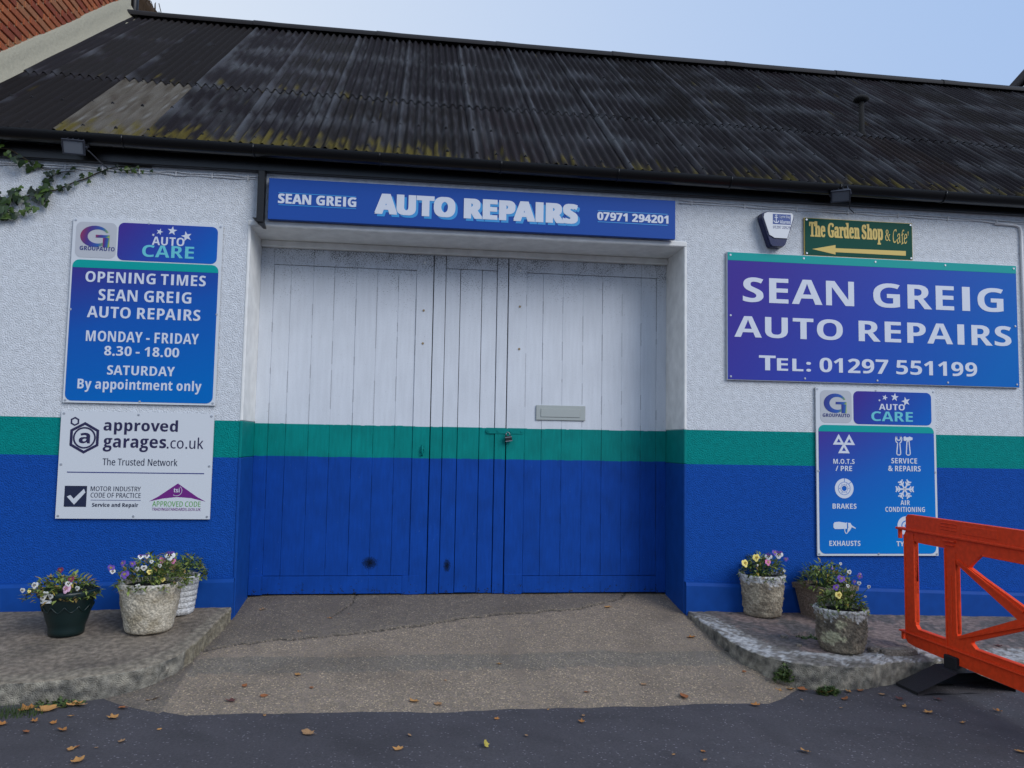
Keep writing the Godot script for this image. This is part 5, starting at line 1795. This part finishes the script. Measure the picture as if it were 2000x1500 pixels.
# ---------- red barrier
func build_barrier() -> void:
	var a := Vector3(3.245, 0.0, 0.845)
	var dirv := Vector3(0.035, 0, 1.0).normalized()
	var t := thing("road_barrier", "red plastic road barrier on a black rubber foot beside the right pavement", "barrier", a + dirv)
	# local u along the barrier, v up, thickness across
	var xf := Transform3D(Basis(dirv, Vector3.UP * 0.965, dirv.cross(Vector3.UP)), a)
	var st := mb()
	var th := 0.013
	var fl := 0.020
	for m in [0, 1]:
		var M := func(pts: Array) -> PackedVector2Array:
			var o := PackedVector2Array()
			for p in pts:
				o.append(Vector2(p[0] if m == 0 else 2.0 - p[0], p[1]))
			return o
		# end post with rounded corners, second post, rails, braces
		poly(st, M.call([[0.0, 0.20], [0.02, 0.18], [0.10, 0.17], [0.10, 0.87], [0.09, 0.90], [0.10, 0.93], [0.02, 0.93], [0.0, 0.90]]), -th, th, xf)
		poly(st, M.call([[0.10, 0.17], [0.385, 0.165], [0.385, 0.285], [0.13, 0.285], [0.10, 0.315]]), -th, th, xf)
		poly(st, M.call([[0.10, 0.87], [0.13, 0.86], [0.385, 0.86], [0.385, 0.93], [0.10, 0.93]]), -th, th, xf)
		poly(st, M.call([[0.385, 0.165], [0.475, 0.16], [0.475, 0.93], [0.385, 0.93]]), -th, th, xf)
		poly(st, M.call([[0.475, 0.16], [1.0, 0.15], [1.0, 0.285], [0.62, 0.295], [0.585, 0.32], [0.60, 0.36], [0.475, 0.335]]), -th, th, xf)
		poly(st, M.call([[0.475, 0.93], [0.475, 0.845], [0.58, 0.77], [0.62, 0.81], [0.68, 0.86], [1.0, 0.86], [1.0, 0.93]]), -th, th, xf)
		poly(st, M.call([[0.475, 0.845], [0.475, 0.775], [0.93, 0.54], [1.0, 0.545], [1.0, 0.61], [0.58, 0.77]]), -th * 0.8, th * 0.8, xf)
		poly(st, M.call([[0.475, 0.335], [0.475, 0.305], [0.60, 0.335], [1.0, 0.50], [1.0, 0.545], [0.93, 0.54]]), -th * 0.8, th * 0.8, xf)
		# top hat of the rail
		poly(st, M.call([[0.03, 0.945], [0.03, 1.02], [0.05, 1.04], [1.0, 1.04], [1.0, 0.945]]), -fl, fl, xf)
		# ledges and ribs standing proud of the faces
		for r in [[-0.07, 1.0, 0.93, 0.945, 0.046], [-0.055, 1.0, 0.243, 0.253, 0.046], [0.0, 0.012, 0.2, 0.9, 0.032], [0.09, 0.10, 0.33, 0.87, 0.030], [0.382, 0.393, 0.165, 0.86, 0.034], [0.43, 0.438, 0.30, 0.70, 0.030], [0.466, 0.475, 0.345, 0.80, 0.030], [0.13, 0.382, 0.286, 0.294, 0.030], [0.62, 1.0, 0.288, 0.296, 0.030], [0.69, 1.0, 0.853, 0.861, 0.030], [0.36, 0.50, 0.975, 0.982, 0.040], [0.36, 0.50, 0.995, 1.002, 0.040], [0.36, 0.50, 1.015, 1.022, 0.040], [0.54, 0.82, 0.965, 1.02, 0.037], [0.38, 0.48, 0.905, 0.915, 0.045], [0.39, 0.47, 0.880, 0.890, 0.040]]:
			var u0: float = r[0] if m == 0 else 2.0 - r[1]
			var u1: float = r[1] if m == 0 else 2.0 - r[0]
			cbox(st, Vector3(u0, r[2], -r[4] * 0.62), Vector3(u1, r[3], r[4] * 0.62), 0.003, xf)
		# hook tongues at the end
		cbox(st, Vector3(-0.066 if m == 0 else 2.05, 0.868, -0.012), Vector3(-0.05 if m == 0 else 2.066, 0.935, 0.012), 0.002, xf)
		cbox(st, Vector3(-0.05 if m == 0 else 2.034, 0.19, -0.012), Vector3(-0.034 if m == 0 else 2.05, 0.245, 0.012), 0.002, xf)
		# brace flanges
		for br in [[Vector2(0.49, 0.80), Vector2(0.98, 0.59), 0.020], [Vector2(0.49, 0.328), Vector2(0.98, 0.515), 0.016]]:
			var p0: Vector2 = br[0]
			var p1: Vector2 = br[1]
			if m == 1:
				p0.x = 2.0 - p0.x
				p1.x = 2.0 - p1.x
			var nrm := (p1 - p0).normalized().orthogonal() * 0.006
			poly(st, PackedVector2Array([p0 + nrm, p1 + nrm, p1 - nrm, p0 - nrm]), -0.021, 0.021, xf)
	part(t, "frame", st, mats.barrier_red)
	for u in [0.43, 1.57]:
		st = mb()
		# low rubber foot lying across the barrier: wedge ends rising to a block and neck
		var o := xf * Vector3(u, 0, 0)
		var fx := Transform3D(xf.basis, Vector3(o.x, 0.004, o.z))
		var pr := PackedVector2Array([Vector2(-0.32, 0.0), Vector2(0.32, 0.0), Vector2(0.32, 0.018), Vector2(0.075, 0.115), Vector2(0.058, 0.125), Vector2(-0.058, 0.125), Vector2(-0.075, 0.115), Vector2(-0.32, 0.018)])
		poly(st, pr, -0.10, 0.10, Transform3D(fx.basis * Basis(Vector3(0, 0, 1), Vector3(0, 1, 0), Vector3(-1, 0, 0)), fx.origin))
		cbox(st, Vector3(-0.055, 0.12, -0.035), Vector3(0.055, 0.20, 0.035), 0.006, fx)
		part(t, "foot", st, mats.rubber)

# ---------- fallen leaves, weeds, rubble
func leaf_variant(seed: int, col: Color) -> ArrayMesh:
	var r := RandomNumberGenerator.new()
	r.seed = seed
	var st := mb()
	# lobed outline, cupped
	var o := []
	var nl := 5 if seed % 3 else 1
	for i in 20:
		var a := TAU * i / 20
		var rr := 0.5 * (1.0 + 0.24 * cos(nl * a) * (1.0 if nl > 1 else 0.5)) * r.randf_range(0.72, 1.15)
		o.append(Vector3(cos(a) * rr * 1.15, 0, sin(a) * rr * 0.75))
	var curl := r.randf_range(0.25, 0.7)
	var tw := r.randf_range(-0.5, 0.5)
	for k in o.size():
		var v: Vector3 = o[k]
		v.y = curl * (v.z * v.z * 1.6 + v.x * v.x * 0.6) + tw * v.x * v.z + 0.04 * r.randf()
		o[k] = v
	for i in o.size():
		for v in [Vector3(0, 0.02, 0), o[(i + 1) % 20], o[i]]:
			st.set_color(col * r.randf_range(0.85, 1.15))
			st.add_vertex(v)
	# stalk
	for v in [Vector3(-0.5, 0.1, 0.015), Vector3(-0.95, 0.05, 0.0), Vector3(-0.5, 0.1, -0.015)]:
		st.set_color(col * 0.6)
		st.add_vertex(v)
	st.generate_normals()
	return st.commit()
func weed(label: String, at: Vector3, rad: float, h: float, n: int, seed: int, grass := false, cat := "weed") -> void:
	var r := RandomNumberGenerator.new()
	r.seed = seed
	var w := thing("weed", label, cat, at)
	var st := mb()
	for i in n:
		var a := r.randf() * TAU
		var q := sqrt(r.randf()) * rad
		var p := at + Vector3(cos(a) * q * 1.4, -0.01, sin(a) * q * 0.6)
		var col := Color(0.03, 0.06, 0.018).lerp(Color(0.09, 0.13, 0.03), r.randf())
		if grass:
			var tip := p + Vector3(r.randf_range(-0.03, 0.03), h * r.randf_range(0.4, 1.0), r.randf_range(-0.02, 0.04))
			var sd := Vector3(0.0025, 0, 0.001)
			for v in [p - sd, tip, p + sd]:
				st.set_color(col); st.add_vertex(v)
		else:
			leaf_poly(st, Transform3D(Basis(Vector3.UP, r.randf() * TAU) * Basis(Vector3.BACK, r.randf_range(0.0, 1.2)), p + Vector3(0, h * r.randf() * (1.0 - q / rad * 0.6), 0)), r.randf_range(0.018, 0.035), r.randf_range(0.012, 0.022), col)
	part(w, "foliage", st, mats.leafy)
func build_litter() -> void:
	var surf := func(x: float, z: float) -> float:
		return maxf(0.006, ramp_y(x, z)) if x > -1.22 and x < 2.1 else 0.006
	var cols := [Color(0.36, 0.15, 0.035), Color(0.27, 0.095, 0.03), Color(0.40, 0.20, 0.06), Color(0.20, 0.07, 0.035), Color(0.30, 0.17, 0.08), Color(0.10, 0.035, 0.03)]
	var vs := []
	for i in 12:
		vs.append(leaf_variant(200 + i, cols[i % 6]))
	var yellow := leaf_variant(231, Color(0.42, 0.34, 0.06))
	# [x, y in the photo, length in photo pixels, colour]
	var L := [[52, 1387, 40, 0], [90, 1388, 44, 2], [145, 1378, 34, 2], [158, 1379, 24, 4], [3, 1416, 24, 0], [67, 1410, 20, 0], [104, 1413, 18, 0], [50, 1431, 22, 1], [122, 1427, 26, 0], [138, 1400, 14, 2], [221, 1403, 30, 2], [291, 1357, 20, 1], [303, 1368, 40, 4], [239, 1384, 24, 1], [150, 1460, 20, 1], [138, 1465, 22, 2], [152, 1488, 34, 2], [311, 1426, 12, 2], [238, 1449, 22, 4], [451, 1370, 26, 5], [188, 1462, 10, 4],
		[512, 1192, 20, 4], [594, 1202, 12, 1], [644, 1209, 14, 0], [685, 1200, 16, 1], [586, 1235, 12, 0], [982, 1189, 16, 0], [1187, 1187, 22, 2], [1350, 1246, 24, 0], [581, 1319, 20, 2], [975, 1298, 14, 2], [478, 1341, 20, 1], [517, 1360, 22, 1], [809, 1371, 26, 2], [855, 1377, 26, 4], [1146, 1353, 18, 1], [1258, 1338, 16, 4], [1335, 1362, 34, 1], [603, 1434, 36, 4], [778, 1464, 26, 2], [517, 1399, 12, 2], [1071, 1387, 10, 2], [970, 1405, 14, 0], [1136, 1411, 20, 0], [1139, 1399, 14, 4], [1316, 1475, 10, 2], [1374, 1469, 14, 1], [1378, 1486, 16, 4], [800, 1438, 16, 4], [1028, 1438, 14, 4], [608, 1344, 14, 1], [870, 1330, 10, 4],
		[1475, 1378, 24, 0], [1519, 1334, 22, 1], [1545, 1348, 22, 2], [1568, 1348, 26, 1], [1552, 1334, 18, 2], [1608, 1355, 40, 2], [1657, 1352, 18, 2], [1681, 1350, 20, 1], [1650, 1366, 24, 1], [1643, 1384, 10, 4], [1757, 1367, 20, 5], [1767, 1381, 16, 2], [1813, 1393, 22, 2], [1832, 1367, 20, 5], [1723, 1358, 18, 4], [1949, 1390, 18, 0], [1881, 1413, 16, 2], [1573, 1469, 26, 2], [1373, 1469, 12, 0], [1993, 1470, 22, 2], [1454, 1313, 14, 1], [1463, 1301, 14, 1], [1520, 1350, 20, 2], [1566, 1368, 10, 4], [1985, 1345, 16, 5], [1950, 1263, 18, 5]]
	var k := 0
	var names := ["orange-brown", "red-brown", "tan", "dark brown", "pale brown", "very dark"]
	for l in L:
		var p := on_surf(l[0], l[1], surf)
		if l[0] == 1950:
			p = on_surf(l[0], l[1], right_y)
		var size: float = l[2] * CAM.distance_to(p) / FL * 0.62
		var where := "on the asphalt road" if p.z > 1.45 else "on the ramp"
		if p.z > 1.0 and (p.x < -1.25 or p.x > 2.1):
			where = "under the kerb below the concrete pot" if p.x < 0 else ("under the kerb below the mossy pot" if p.x < 2.75 else "on asphalt by the barrier foot")
		if l[0] == 1950:
			where = "on the pavement behind the barrier"
		var o := MeshInstance3D.new()
		o.name = numbered("fallen_leaf")
		o.mesh = vs[l[3] + 6 * (k % 2)]
		o.material_override = mats.dry_leaf
		add_child(o, true)
		o.transform = Transform3D((Basis(Vector3.UP, rng.randf() * TAU) * Basis(Vector3.RIGHT, rng.randf_range(-0.25, 0.25))).scaled(Vector3.ONE * size), p + Vector3(0, 0.003, 0))
		var big := "large " if l[2] >= 28 else ("small " if l[2] <= 15 else "")
		o.set_meta("label", "%sdry %s fallen leaf lying %s" % [big, names[l[3]], where])
		o.set_meta("category", "leaf")
		o.set_meta("group", "%s%s fallen leaves %s" % [big, names[l[3]], where])
		k += 1
	var yl := MeshInstance3D.new()
	yl.name = numbered("fallen_leaf")
	yl.mesh = yellow
	yl.material_override = mats.dry_leaf
	add_child(yl, true)
	yl.transform = Transform3D((Basis(Vector3.UP, 1.2) * Basis(Vector3.RIGHT, 0.9)).scaled(Vector3.ONE * 0.045), on_surf(948, 1459, surf) + Vector3(0, 0.012, 0))
	yl.set_meta("label", "yellow fallen leaf standing on edge on the asphalt road")
	yl.set_meta("category", "leaf")
	# weeds
	weed("small green weed at the foot of the left kerb corner", on_surf(318, 1338, surf), 0.05, 0.05, 160, 301)
	weed("tuft of grass against the left kerb", on_surf(18, 1398, surf) + Vector3(0, 0, -0.02), 0.11, 0.07, 200, 302, true, "grass")
	weed("low green weeds under the left kerb among leaves", on_surf(115, 1376, surf), 0.09, 0.03, 110, 303)
	weed("dark ivy-like weed growing on the curve of the right kerb", Vector3(2.235, 0.04, 1.17), 0.045, 0.12, 260, 304)
	weed("bright green weed under the right kerb", Vector3(2.43, 0.008, 1.315), 0.05, 0.05, 160, 305)
	var hy := right_y(2.72, 0.62)
	weed("weeds growing in the broken hollow of the right pavement", Vector3(2.66, hy - 0.035, 0.64), 0.10, 0.045, 260, 306)
	# broken edge of the paving behind the mossy pot
	var nr := noise(71, 6.0)
	for d in [[1708, 1272, 0.05, "rough brown stone chunk beside the mossy pot"], [1755, 1277, 0.13, "long broken lump of kerb concrete behind the barrier"], [1716, 1283, 0.02, "small white pebble beside the mossy pot"], [1532, 1246, 0.03, "small grey stone at the edge of the pavement hollow"], [1560, 1262, 0.022, "tiny pale stone at the edge of the pavement hollow"]]:
		var p := on_surf(d[0], d[1], right_y)
		var o := thing("stone", d[3], "stone", p)
		var st := mb()
		var rr: float = d[2]
		var sphere := SphereMesh.new()
		sphere.radius = 1.0
		sphere.height = 2.0
		sphere.radial_segments = 12
		sphere.rings = 7
		var ar := sphere.get_mesh_arrays()
		var V: PackedVector3Array = ar[Mesh.ARRAY_VERTEX]
		for ix in ar[Mesh.ARRAY_INDEX]:
			var v := V[ix]
			v *= 1.0 + 0.35 * nr.get_noise_3d(v.x * 0.3 + d[0], v.y * 0.3, v.z * 0.3)
			v = v.clamp(Vector3(-0.8, -0.7, -0.75), Vector3(0.8, 0.7, 0.75))
			var c := Color(0.26, 0.22, 0.18) if rr != 0.02 else Color(0.65, 0.65, 0.64)
			st.set_color(c * (1.0 + 0.6 * nr.get_noise_3d(v.x * 2, v.y * 2 + d[0], v.z * 2)))
			st.add_vertex(p + Vector3(v.x * rr * (1.0 if rr < 0.1 else 1.1), v.y * rr * (0.6 if rr < 0.1 else 0.32) + 0.006, v.z * rr * (0.8 if rr < 0.1 else 0.45)))
		part(o, "body", st, mats.pot_stone)
